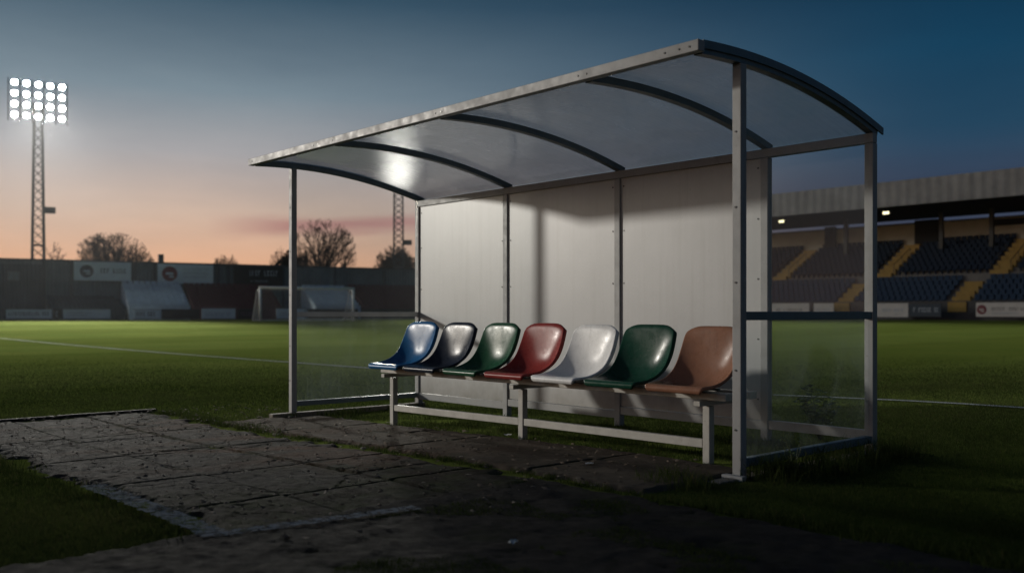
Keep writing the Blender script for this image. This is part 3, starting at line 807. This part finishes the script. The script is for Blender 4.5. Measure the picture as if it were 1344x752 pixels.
boardL(474, 545, 406, 418, dd, sign_dark, 'dark pitch side board under the maroon seats right of the goal', G2, text=[(.1,.8,.3,.6,ink_purple)])

# ------------------------------------------------------------------ goal
goal_m = paint('white_goal_paint', (.90,.90,.88), .4, .06)
F0 = 69.6; gl = np.array(((341.5-CX)/FPX*F0, F0)); gx, gy = rf2w(*gl)
goal = thing('goal', 'white football goal with net at the far end of the pitch', 'goal', (gx, gy, gzf(gx, gy)), ROTL)
for x in (0, 7.32): MB().tube([(x,0,0),(x,0,2.44)], .10, 10).build('goalpost', goal_m, goal, smooth=True)
MB().tube([(-.08,0,2.50),(7.40,0,2.50)], .10, 10).build('crossbar', goal_m, goal, smooth=True)
fr = MB()
for x in (0, 7.32): fr.tube([(x,.05,2.42),(x,.9,2.3),(x,2.1,.05)], .03, 6)
fr.tube([(0,2.1,.05),(7.32,2.1,.05)], .03, 6); fr.build('net_frame', goal_m, goal)
nt = MB(); tw = .009
xs = np.arange(0, 7.33, .183)
for x in xs: nt.bar((x,.9,2.3),(x,2.1,.05), tw); nt.bar((x,.05,2.42),(x,.9,2.3), tw)
for k in range(14):
    t = k/13; nt.bar((0,.9+1.2*t,2.3-2.25*t),(7.32,.9+1.2*t,2.3-2.25*t), tw)
for x in (0, 7.32):
    for k in range(12):
        z = .1+k*.185; yb = .9+1.2*(2.3-z)/2.25 if z < 2.3 else .9; nt.bar((x,.05,z),(x,yb,z), tw)
    for k in range(11):
        y = .1+k*.185; nt.bar((x,y,.02),(x,y,2.42-.14*y if y < .9 else max(.05, 2.3-(y-.9)*1.875)), tw)
nt.build('net', paint('grey_net_cord', (.62,.62,.60), .8), goal)

# ------------------------------------------------------------------ floodlight masts
mast_m = paint('dark_mast_steel', (.045,.05,.055), .5, .2)
lamp_m = emis('floodlight_glow', (1.0,.97,.88), 7)
lamp_bright_m = emis('near_floodlight_glow', (1.0,.97,.88), 560)
def mast(px, F, ybase, yhead, wb, wt, spx, label, aim=(-49, 11, 0), spot=30, watt=950000, ncol=5, nrow=4, rot=ROTL, lens_m=None):
    r = (px-CX)/FPX*F; x, y = rf2w(r, F); g = G0
    zh = CAMH-(yhead-HY)/FPX*F - g
    t = thing('floodlight_mast', label, 'floodlight', (x, y, g), rot, 'floodlight masts around the pitch')
    k = F/FPX; sp = spx*k; rows = nrow; ztop = zh-rows*sp/2-.2
    lat = MB(); legs = MB(); n = 22
    hw = lambda z: (wb+(wt-wb)*z/ztop)/2*k
    for sx in (-1, 1):
        for sy in (-1, 1):
            legs.bar((sx*hw(0), sy*hw(0), 0), (sx*hw(ztop), sy*hw(ztop), ztop+rows*sp*.5), .2)
    for i in range(n):
        z0 = ztop*i/n; z1 = ztop*(i+1)/n; a, b = hw(z0), hw(z1)
        for (p, q) in (((-a,-a,z0),(b,-b,z1)), ((a,-a,z0),(-b,-b,z1)), ((-a,a,z0),(b,b,z1)), ((a,a,z0),(-b,b,z1)),
                       ((-a,-a,z0),(-b,b,z1)), ((a,-a,z0),(b,b,z1))): lat.bar(p, q, .055)
    legs.build('mast_leg', mast_m, t); lat.build('lattice', mast_m, t)
    z = ztop*.56; MB().box(hw(z)+.1, hw(z)+1.1, -.5, .3, z-.25, z+.35).build('junction_box', mast_m, t)
    for zz in (ztop*.18, ztop*.38): MB().box(-hw(zz)-.1, hw(zz)+.1, -hw(zz)-.1, hw(zz)+.1, zz-.06, zz+.06).build('platform', mast_m, t)
    W = ncol*sp; fm = MB()
    for q in range(rows): fm.box(-W/2, W/2, -.16, -.06, zh+(q-(rows-1)/2)*sp-.04, zh+(q-(rows-1)/2)*sp+.04)
    for q in range(ncol+1): fm.box(-W/2+q*sp-.04, -W/2+q*sp+.04, -.055, .02, zh-rows*sp/2, zh+rows*sp/2)
    fm.build('lamp_frame', mast_m, t)
    proto = None
    for q in range(rows):
        for c in range(ncol):
            if proto is None:
                b = MB(); rr = sp*.245
                b.tube([(0,-.02,0),(0,-.20,0),(0,-.36,0)], [rr*.55, rr*.9, rr], 14); proto = b.build('lamp', mast_m, t)
                d = MB(); disc(d, 0, 0, rr*.96, -.365, .004, 16); lens = d.build('lens', lens_m or lamp_m, proto); o = proto
            else: o = copy_tree(proto); o.parent = t
            o.location = (-W/2+(c+.5)*sp, -.17, zh+(q-(rows-1)/2)*sp)
    # the light these lamps throw over the ground
    L = bpy.data.lights.new('floodlight_beam', 'SPOT'); L.energy = watt; L.spot_size = R_(spot); L.spot_blend = 1.0; L.shadow_soft_size = 1.8; L.color = (1,.96,.86)
    lo = bpy.data.objects.new('floodlight_beam', L); COL.objects.link(lo); p = Vector((x, y, g+zh)); 
    off = Vector((math.cos(rot-PI/2), math.sin(rot-PI/2), 0))*.9; lo.location = p+off
    tgt = Vector(aim); lo.rotation_euler = (tgt-lo.location).to_track_quat('-Z', 'Y').to_euler()
    return t
mast(50, 95, 341, 134, 16, 9, 13.9, 'tall lattice floodlight mast with twenty lit lamps at the far left', lens_m=lamp_bright_m)
mast(523, 118, 341, 221, 13, 11, 9.5, 'floodlight mast seen through the left end of the shelter', aim=(-30, 40, 0), spot=35, watt=420000, rot=R_(55))

# ------------------------------------------------------------------ trees behind the far stand
bark_m = paint('winter_bark', (.040,.030,.026), .9, .2, scale=3)
twig_m = paint('winter_twigs', (.050,.034,.028), .9, .2, scale=3)
dense_t = NT('dark_evergreen'); dense_m = dense_t.done(dense_t.principled(dense_t.ramp(dense_t.noise(1.5, 4), [(.3, (.012,.016,.010)), (.7, (.030,.034,.020))]), .9))
def bare_tree(px, F, ytop, wpx, label, seed, upright=.5, dens=1.0, baseR=.35):
    rr = random.Random(seed); r = (px-CX)/FPX*F; x, y = rf2w(r, F)
    H = CAMH-(ytop-HY)/FPX*F; Wd = wpx/FPX*F/2
    t = thing('bare_tree', label, 'tree', (x, y, 0), rr.uniform(0, 6), 'leafless trees behind the far stand')
    tr = MB(); cr = MB()
    th = H*.30
    tr.tube([(0,0,-.3),(0.05,0,th*.5),(0,.08,th)], [baseR, baseR*.8, baseR*.65], 8)
    C = Vector((0,0,th+(H-th)*.46)); ax = Vector((Wd, Wd, (H-th)*.56))
    def clampin(p):
        q = p-C; e = Vector((q.x/ax.x, q.y/ax.y, q.z/ax.z)).length
        return e
    def reach(p, d):
        """distance from p along d to the crown's outline"""
        lo, hi = 0.0, 4*H
        for _ in range(18):
            m = (lo+hi)/2
            if clampin(p+d*m) < 1: lo = m
            else: hi = m
        return lo
    def shoot(p, d, ln, rad, lev):
        n = 5 if lev == 1 else 3; pts = [p]; q = p; wob = .09
        for i in range(n):
            d = (d+Vector((rr.gauss(0,wob), rr.gauss(0,wob), rr.gauss(.03,wob)))).normalized()
            q = q+d*ln/n; pts.append(q)
        rads = [max(.020, rad*(1-.75*i/n)) for i in range(n+1)]
        (tr if lev == 1 and rad > .12 else cr).tube(pts, rads, 4 if lev == 1 else 3, cap=False)
        if lev >= 4: return
        for i in range({1: 8, 2: 5, 3: 3}[lev]):
            t = rr.uniform(.25, 1); b = pts[min(n-1, int(t*n))].lerp(pts[min(n, int(t*n)+1)], rr.random())
            nd = (d+Vector((rr.gauss(0,.5), rr.gauss(0,.5), rr.gauss(.05,.36)))).normalized()
            l2 = min(ln*rr.uniform(.35,.6), reach(b, nd)*rr.uniform(.8,1.05))
            if l2 > .15: shoot(b, nd, l2, rads[min(n, int(t*n))]*.6, lev+1)
    for i in range(int(34*dens)):
        a = i*2.39996; el = math.asin(min(.99, rr.uniform(.12, 1)**(1-.4*upright)))
        el = el*(1-.3*upright)+.3*upright*PI/2
        p = Vector((0,0,th*rr.uniform(.6,1.05))); d = Vector((math.cos(a)*math.cos(el), math.sin(a)*math.cos(el), math.sin(el)))
        shoot(p, d, reach(p, d)*rr.uniform(.72,.98), baseR*rr.uniform(.25,.5), 1)
    tr.build('trunk', bark_m, t); cr.build('crown', twig_m, t)
def dense_tree(px, F, ytop, wpx, label, seed):
    rr = random.Random(seed); r = (px-CX)/FPX*F; x, y = rf2w(r, F); H = CAMH-(ytop-HY)/FPX*F; Wd = wpx/FPX*F/2
    t = thing('dense_tree', label, 'tree', (x, y, 0), 0, 'dense trees behind the far stand')
    MB().tube([(0,0,-.3),(0,0,H*.6)], [.4,.2], 8).build('trunk', bark_m, t)
    n = 5200; V = []; F_ = []
    for k in range(n):
        while True:
            p = Vector((rr.uniform(-1,1), rr.uniform(-1,1), rr.uniform(-1,1)))
            if .35 < p.length < 1: break
        lump = 1+.28*mnoise.noise(p*2.3+Vector((seed,0,0)))
        c = Vector((p.x*Wd*lump, p.y*Wd*lump, H*.55+p.z*H*.46*lump)); s = rr.uniform(.12,.34); o = len(V)
        a = Vector((rr.gauss(0,1), rr.gauss(0,1), rr.gauss(0,1))).normalized(); b = a.orthogonal().normalized()
        V += [c+a*s, c+b*s*.5, c-a*s, c-b*s*.5]; F_.append((o,o+1,o+2,o+3))
    npmesh('crown', np.array([tuple(v) for v in V]), np.array(F_), dense_m, t)
bare_tree(147, 125, 306, 106, 'wide round leafless tree above the blue emblem board', 3, .35, 1.25, .45)
bare_tree(72, 135, 319, 36, 'small thin leafless tree right of the lit mast', 4, 1.2, .35, .2)
bare_tree(297, 135, 333, 46, 'small round leafless tree above the black wall board', 5, .5, 1.0, .22)
bare_tree(424, 118, 285, 90, 'tall open leafless tree seen through the left end pane', 6, 1.1, .5, .4)
bare_tree(374, 122, 318, 44, 'short leafless tree left of the shelter front post', 8, .6, 1.0, .25)
bare_tree(519, 122, 322, 62, 'rounded leafless tree below the second mast', 9, .6, 1.2, .3)
dense_tree(384, 119, 332, 50, 'low dark bushy tree behind the black wall board end', 12)
dense_tree(524, 130, 331, 54, 'low dark bushy tree at the foot of the second mast', 13)

# ================================================================== RIGHT GRANDSTAND
GS = .36
gs = thing('grandstand', 'covered seated grandstand with blue seats and yellow stairs on the right', 'stand', (-30, CAMY+77.6, GS), 0)
OX, OY = -30, CAMY+77.6
def rx(px, yw):        # world x on plane of camera-relative depth-axis yw, for picture column
    r = (px-CX)/FPX; f = yw/(CA*r+SA); return CAMX+(SA*r-CA)*f
XL, XR = -60-OX, 12-OX
conc2_m = paint('stand_concrete', (.16,.155,.145), .8, .15, scale=1.5)
fascia_m = cladding('pale_fascia_cladding', (.29,.30,.30), .9)
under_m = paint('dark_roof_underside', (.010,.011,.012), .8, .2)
beige_m = paint('beige_back_wall', (.42,.41,.355), .7, .12, scale=1)
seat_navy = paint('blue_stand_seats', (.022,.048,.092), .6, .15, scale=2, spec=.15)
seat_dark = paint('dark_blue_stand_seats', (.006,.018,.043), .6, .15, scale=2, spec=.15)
yel_m = paint('yellow_stair_paint', (.32,.20,.035), .6, .15, scale=2)
col_m = paint('stand_column_steel', (.03,.035,.04), .5)
# roof
MB().box(XL, XR, 2.4, 2.6, 10.3-GS, 12.5-GS).build('fascia', fascia_m, gs)
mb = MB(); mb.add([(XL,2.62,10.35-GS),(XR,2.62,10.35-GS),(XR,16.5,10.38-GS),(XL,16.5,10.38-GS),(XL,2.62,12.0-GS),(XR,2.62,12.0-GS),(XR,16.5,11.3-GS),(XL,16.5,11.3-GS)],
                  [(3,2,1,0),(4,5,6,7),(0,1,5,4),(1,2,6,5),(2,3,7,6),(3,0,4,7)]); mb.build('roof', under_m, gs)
# seating steps
TR, RI = .82, .44
rowsL = [(1.4+i*TR, 1.25+i*RI) for i in range(5)]
rowsU = [(1.4+5*TR+.9+i*TR, 1.25+5*RI+.55+i*.42) for i in range(8)]
mb = MB()
for i, (y, z) in enumerate(rowsL): mb.box(XL, XR, y, y+TR-.002, -.3, z)
mb.box(XL, XR, 1.4+5*TR, 1.4+5*TR+.9-.002, -.3, 1.25+5*RI+.40)
for i, (y, z) in enumerate(rowsU): mb.box(XL, XR, y, y+TR-.002, -.3, z)
mb.build('terrace_steps', conc2_m, gs)
MB().box(XL, XR, 1.30, 1.398, -.3, 1.55).build('front_wall', col_m, gs)
yb = rowsU[-1][0]+TR; zbk = rowsU[-1][1]
MB().box(XL, XR, yb+.002, yb+.25, -.3, 9.6-GS).build('back_wall', beige_m, gs)
MB().box(XL, XR, yb-.02, yb+.27, 9.6-GS+.003, 9.75-GS).build('back_rail', col_m, gs)
# stairs
stairsL = [rx(p, CAMY*0+77.6+2.5)-OX for p in (1118, 1262, 965, 1420)]
stair_w = 1.5
def add_stair(cx, rows, w=1.5):
    mb = MB()
    for (y, z) in rows:
        mb.box(cx-w/2, cx+w/2, y-.21, y+.195, z-.6, z+RI*.5); mb.box(cx-w/2, cx+w/2, y+.2, y+TR-.215, z-.6, z+.02)
    return mb.build('stair', yel_m, gs)
SL = [rx(p, 77.6+1.4+2.2)-OX for p in (985, 1122, 1272, 1480)]
SU = [rx(p, 77.6+9.3)-OX for p in (1045, 1180, 1330, 1520)]
for cx in SL: add_stair(cx, rowsL)
for cx in SU: add_stair(cx, rowsU)
# rails beside stairs
for cx in SU[:4]:
    mb = MB()
    for sx in (-.8, .8):
        for k in (0, 2, 4): y, z = rowsU[k]; mb.tube([(cx+sx, y+.2, z), (cx+sx, y+.2, z+1.0)], .03, 5)
        mb.tube([(cx+sx, rowsU[0][0]+.2, rowsU[0][1]+1.0), (cx+sx, rowsU[4][0]+.2, rowsU[4][1]+1.0)], .03, 5)
    mb.build('stair_rail', col_m, gs)
# columns, doors
for p in (930, 1112, 1237, 1303, 1420):
    x = rx(p, 77.6+11)-OX; MB().box(x-.18, x+.18, 10.6, 10.96, rowsU[6][1]-.4, 10.70-GS).build('column', col_m, gs)
x0, x1 = rx(1203, 77.6+yb)-OX, rx(1233, 77.6+yb)-OX
MB().box(x0, x1, yb-.45, yb-.004, zbk-.4, 9.9-GS).build('doorway', under_m, gs)
x0, x1 = rx(1085, 77.6+yb)-OX, rx(1098, 77.6+yb)-OX
MB().box(x0, x1, yb-.45, yb-.004, zbk-.4, 9.9-GS).build('doorway', under_m, gs)
x0, x1 = rx(1300, 77.6+yb)-OX, rx(1345, 77.6+yb)-OX
MB().box(x0, x1, yb-.15, yb-.004, zbk+1.6, 9.5-GS).build('vent_panel', under_m, gs)
# lit lamps under the roof edge
glow = emis('warm_lamp_glow', (1.0,.88,.50), 2.6)
for p in (1028, 1165, 1395):
    x = rx(p, 77.6+3.2)-OX
    b = MB().box(x-.32, x+.32, 2.9, 3.4, 9.69-GS, 9.96-GS).build('ceiling_lamp', col_m, gs)
    MB().box(x-.27, x+.27, 2.86, 2.898, 9.72-GS, 9.92-GS).build('lens', glow, b)
    MB().bar((x, 3.15, 9.98-GS), (x, 3.15, 10.4-GS), .06).build('hanger', col_m, b)
# seats
def seat_shape(mb, x, y, z):
    mb.box(x-.21, x+.21, y+.20, y+.60, z+.34, z+.40); mb.box(x-.21, x+.21, y+.58, y+.66, z+.36, z+.82); mb.box(x-.05, x+.05, y+.3, y+.5, z+.002, z+.338)
rest_m = MB(); rest_u = MB(); cand = []
def free(x, stairs, w=1.5): return all(abs(x-c) > w/2+.28 for c in stairs)
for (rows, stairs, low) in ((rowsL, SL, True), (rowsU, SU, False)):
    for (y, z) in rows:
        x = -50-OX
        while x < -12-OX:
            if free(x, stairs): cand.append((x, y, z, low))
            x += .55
def seen(c):
    r, f = w2rf(OX+c[0], OY+c[1]); px = CX+FPX*r/f
    return (1158 < px < 1344, 1/f)
cand.sort(key=lambda c: (not c[3], not seen(c)[0], -seen(c)[1]))
pm = None
for i, c in enumerate(cand):
    if i < 100:
        if pm is None:
            mb = MB(); seat_shape(mb, 0, 0, 0); pm = mb.build('seat', seat_navy, gs); o = pm
        else: o = pm.copy(); COL.objects.link(o)
        o.location = (c[0], c[1], c[2])
    else: seat_shape(rest_m if c[3] else rest_u, *c[:3])
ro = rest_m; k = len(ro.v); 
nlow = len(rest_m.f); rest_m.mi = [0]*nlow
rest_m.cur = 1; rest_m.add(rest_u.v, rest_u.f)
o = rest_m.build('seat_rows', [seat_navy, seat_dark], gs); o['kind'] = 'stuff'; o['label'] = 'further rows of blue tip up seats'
# boards in front of the grandstand
G3 = 'pitch side boards along the grandstand'
def boardR(px0, px1, py0, py1, face, label, **kw):
    yw = 77.6-.6; x0, x1 = rx(px0, yw), rx(px1, yw); r, f = w2rf((x0+x1)/2, CAMY+yw)
    z0, z1 = zL(py1, f), zL(py0, f); w = x1-x0; h = z1-z0; em = kw.pop('em', None)
    if em: kw['emblem'] = (-w/2+em[0]*w, em[1]*h, em[2])
    return board(((x0+x1)/2, CAMY+yw, max(z0, GS)), 0, w, h, face, label, G3, **kw)
sw2 = paint('cream_sign_face', (.58,.57,.53), .5, .1, scale=1.5)
grey_ink = paint('grey_sign_ink', (.12,.12,.12), .5, .1)
boardR(1150, 1192, 398, 416, sw2, 'short pale board beside the navy board below the grandstand', text=[(.2,.85,.4,.6,ink_pale),(.6,.85,.15,.25,ink_pale)])
boardR(1194, 1235, 399, 415, ink_navy, 'navy board with pale lettering below the grandstand seats', text=[(.12,.92,.35,.7,ink_pale)])
boardR(1281, 1352, 397, 415.5, sw2, 'long pale board with a red ring emblem at the right edge', em=(.11,.34,ink_red), text=[(.30,.90,.45,.66,grey_ink),(.30,.80,.2,.28,ink_pale)])
boardR(1068, 1094, 398, 416, sw2, 'pale board seen through the right end pane of the shelter', text=[(.15,.85,.4,.6,ink_pale)])
boardR(1012, 1062, 398, 416, sw2, 'pale board with grey lettering behind the rear right glass bay', text=[(.15,.85,.4,.6,grey_ink)])

# ================================================================== SKY, SUN, CAMERA
KEYW = 29500; KAIM = (2.2, 1.3, 2.15)
SUN_EL = R_(7.5); SD = Vector((.787, .617, 0)).normalized()        # horizontal travel of the light
W = bpy.data.worlds.new('World'); SC.world = W; W.use_nodes = True
nt = W.node_tree; nt.nodes.clear()
def wn(typ, **kw):
    n = nt.nodes.new('ShaderNode'+typ)
    for k, v in kw.items(): setattr(n, k, v)
    return n
out = wn('OutputWorld'); bg = wn('Background'); nt.links.new(bg.outputs[0], out.inputs[0])
sky = wn('TexSky', sky_type='NISHITA', sun_disc=False); sky.sun_elevation = SUN_EL
sky.sun_rotation = math.atan2(-SD.x, -SD.y); sky.air_density = 1.2; sky.dust_density = 1.0; sky.ozone_density = 2.5
tc = wn('TexCoord')
def wmath(op, a, b=None):
    n = wn('Math', operation=op)
    for i, v in enumerate((a, b)):
        if v is None: continue
        if isinstance(v, (int, float)): n.inputs[i].default_value = v
        else: nt.links.new(v, n.inputs[i])
    return n.outputs[0]
sep = wn('SeparateXYZ'); nt.links.new(tc.outputs['Generated'], sep.inputs[0])
def wramp(fac, stops):
    n = wn('ValToRGB'); cr = n.color_ramp
    while len(cr.elements) < len(stops): cr.elements.new(.5)
    for e, (p, c) in zip(cr.elements, stops): e.position = p; e.color = c
    nt.links.new(fac, n.inputs['Fac']); return n.outputs['Color']
def wmix(fac, a, b, blend='MIX'):
    n = wn('MixRGB', blend_type=blend)
    for k, v in (('Fac', fac), ('Color1', a), ('Color2', b)):
        if isinstance(v, (int, float)): n.inputs[k].default_value = v
        elif isinstance(v, tuple): n.inputs[k].default_value = v
        else: nt.links.new(v, n.inputs[k])
    return n.outputs['Color']
elev = wmath('MAXIMUM', sep.outputs[2], 0.0)
west = wramp(elev, [(0, srgb(222,158,116)), (.05, srgb(226,176,142)), (.10, srgb(208,182,164)), (.16, srgb(170,168,170)), (.22, srgb(124,141,152)), (.31, srgb(62,88,106)), (.55, srgb(40,70,100)), (1, srgb(28,52,82))])
east = wramp(elev, [(0, srgb(78,78,92)), (.06, srgb(70,76,96)), (.12, srgb(54,70,94)), (.18, srgb(32,68,94)), (.25, srgb(16,62,90)), (.33, srgb(8,48,74)), (.6, srgb(16,40,66)), (1, srgb(20,44,72))])
fx, fy = rf2w(1, 0)[0]-CAMX, rf2w(1, 0)[1]-CAMY       # camera-right direction in the world: away from the afterglow
rt = wmath('ADD', wmath('MULTIPLY', sep.outputs[0], fx), wmath('MULTIPLY', sep.outputs[1], fy))
azf = wn('MapRange', interpolation_type='SMOOTHSTEP'); nt.links.new(rt, azf.inputs[0]); azf.inputs[1].default_value = -.34; azf.inputs[2].default_value = .44
grad = wmix(azf.outputs[0], west, east)
# one thin cloud bar low over the afterglow, a darker bank low in the east
mp = wn('Mapping'); mp.inputs['Scale'].default_value = (3,3,30); nt.links.new(tc.outputs['Generated'], mp.inputs[0])
cn = wn('TexNoise'); cn.inputs['Scale'].default_value = 1.6; cn.inputs['Detail'].default_value = 5; nt.links.new(mp.outputs[0], cn.inputs['Vector'])
zz = wmath('ADD', elev, wmath('MULTIPLY', wmath('SUBTRACT', cn.outputs['Fac'], .5), .035))
zz = wmath('SUBTRACT', zz, wmath('MULTIPLY', rt, .035))
bar = wramp(zz, [(.084, (0,0,0,1)), (.093, (1,1,1,1)), (.099, (1,1,1,1)), (.112, (0,0,0,1))])
win = wramp(wmath('ADD', rt, .5), [(.19, (0,0,0,1)), (.27, (1,1,1,1)), (.60, (1,1,1,1)), (.75, (0,0,0,1))])
bank = wramp(zz, [(.06, (.6,.6,.6,1)), (.11, (.8,.8,.8,1)), (.15, (0,0,0,1))])
ewin = wramp(wmath('ADD', rt, .5), [(.66, (0,0,0,1)), (.80, (1,1,1,1))])
grad = wmix(wmath('MULTIPLY', wmath('MULTIPLY', bar, win), .75), grad, srgb(170,118,116))
grad = wmix(wmath('MULTIPLY', wmath('MULTIPLY', bank, ewin), .6), grad, srgb(46,50,70))
mp2 = wn('Mapping'); mp2.inputs['Scale'].default_value = (1.6,1.6,7); nt.links.new(tc.outputs['Generated'], mp2.inputs[0])
un = wn('TexNoise'); un.inputs['Scale'].default_value = 2.2; un.inputs['Detail'].default_value = 6; un.inputs['Roughness'].default_value = .6; nt.links.new(mp2.outputs[0], un.inputs['Vector'])
grad = wmix(1.0, grad, wramp(un.outputs['Fac'], [(.3, (.90,.91,.93,1)), (.7, (1.08,1.06,1.05,1))]), 'MULTIPLY')
nis = wmix(1.0, sky.outputs[0], (.003,.003,.003,1), 'MULTIPLY')
tot = wmix(1.0, wmix(1.0, grad, (.93,.93,.93,1), 'MULTIPLY'), nis, 'ADD')
nt.links.new(tot, bg.inputs[0]); bg.inputs[1].default_value = 1.0

# thin haze volume added to imitate bloom round the lit lamps
hz = MB().box(CAMX-300, CAMX+300, CAMY-300, CAMY+300, -1.2, 27)
hm = bpy.data.materials.new('bloom_haze'); hm.use_nodes = True; ht = hm.node_tree; ht.nodes.clear()
ho = ht.nodes.new('ShaderNodeOutputMaterial'); hv = ht.nodes.new('ShaderNodeVolumePrincipled'); hv.inputs['Density'].default_value = .00004; hv.inputs['Anisotropy'].default_value = .75
hv.inputs['Color'].default_value = (.9,.92,.95,1); ht.links.new(hv.outputs[0], ho.inputs['Volume'])
tag(hz.build('haze', hm), 'thin haze added for the glow round the lamps', 'haze', kind='stuff')
S = bpy.data.lights.new('sun', 'SUN'); S.energy = .22; S.angle = R_(6); S.color = (1.0,.86,.66)
so = bpy.data.objects.new('sun', S); COL.objects.link(so); so.location = (-20,-20,10)
so.rotation_euler = Vector((SD.x*math.cos(SUN_EL), SD.y*math.cos(SUN_EL), -math.sin(SUN_EL))).to_track_quat('-Z', 'Y').to_euler()

# lamp column added out of view on the left to light the shelter
KX, KY = -.787*30, -.617*30; KZ = 7.9
fc = thing('added_lamp_column', 'unseen lamp column added left of the shelter for its side light', 'floodlight', (KX, KY, gzf(KX, KY)), math.atan2(.617, .787))
MB().tube([(0,0,-.2),(0,0,7.6)], [.10,.06], 12).build('pole', mast_m, fc, smooth=True)
MB().tube([(-.02,0,7.9),(.12,0,7.88),(.30,0,7.84)], [.12,.26,.34], 16).build('lamp_housing', mast_m, fc)
mb = MB(); mb.add([(.306, .31*math.cos(2*PI*k/20), 7.84+.31*math.sin(2*PI*k/20)) for k in range(20)], [tuple(range(20))]); mb.build('lens', lamp_m, fc)
KL = bpy.data.lights.new('column_beam', 'SPOT'); KL.energy = KEYW; KL.spot_size = R_(14.2); KL.spot_blend = .62; KL.shadow_soft_size = .60; KL.color = (1,.945,.86)
ko = bpy.data.objects.new('column_beam', KL); COL.objects.link(ko); ko.location = (KX+.787*.45, KY+.617*.45, KZ-.03)
ko.rotation_euler = (Vector(KAIM)-ko.location).to_track_quat('-Z', 'Y').to_euler()

cam = bpy.data.cameras.new('camera'); co = bpy.data.objects.new('camera', cam); COL.objects.link(co)
co.location = (CAMX, CAMY, CAMH); co.rotation_euler = (PI/2, 0, PI/2-YAW)
cam.sensor_width = 36; cam.lens = 36*FPX/1344; cam.shift_y = 34/1344; cam.clip_end = 9000; cam.clip_start = .05
cam.dof.use_dof = True; cam.dof.focus_distance = 6.9; cam.dof.aperture_fstop = 1.6
SC.camera = co
SC.render.engine = 'CYCLES'; SC.cycles.use_denoising = True
SC.cycles.max_bounces = 10; SC.cycles.transparent_max_bounces = 16; SC.cycles.sample_clamp_indirect = 6
SC.view_settings.view_transform = 'Standard'; SC.view_settings.look = 'None'; SC.view_settings.exposure = 0; SC.view_settings.gamma = 1
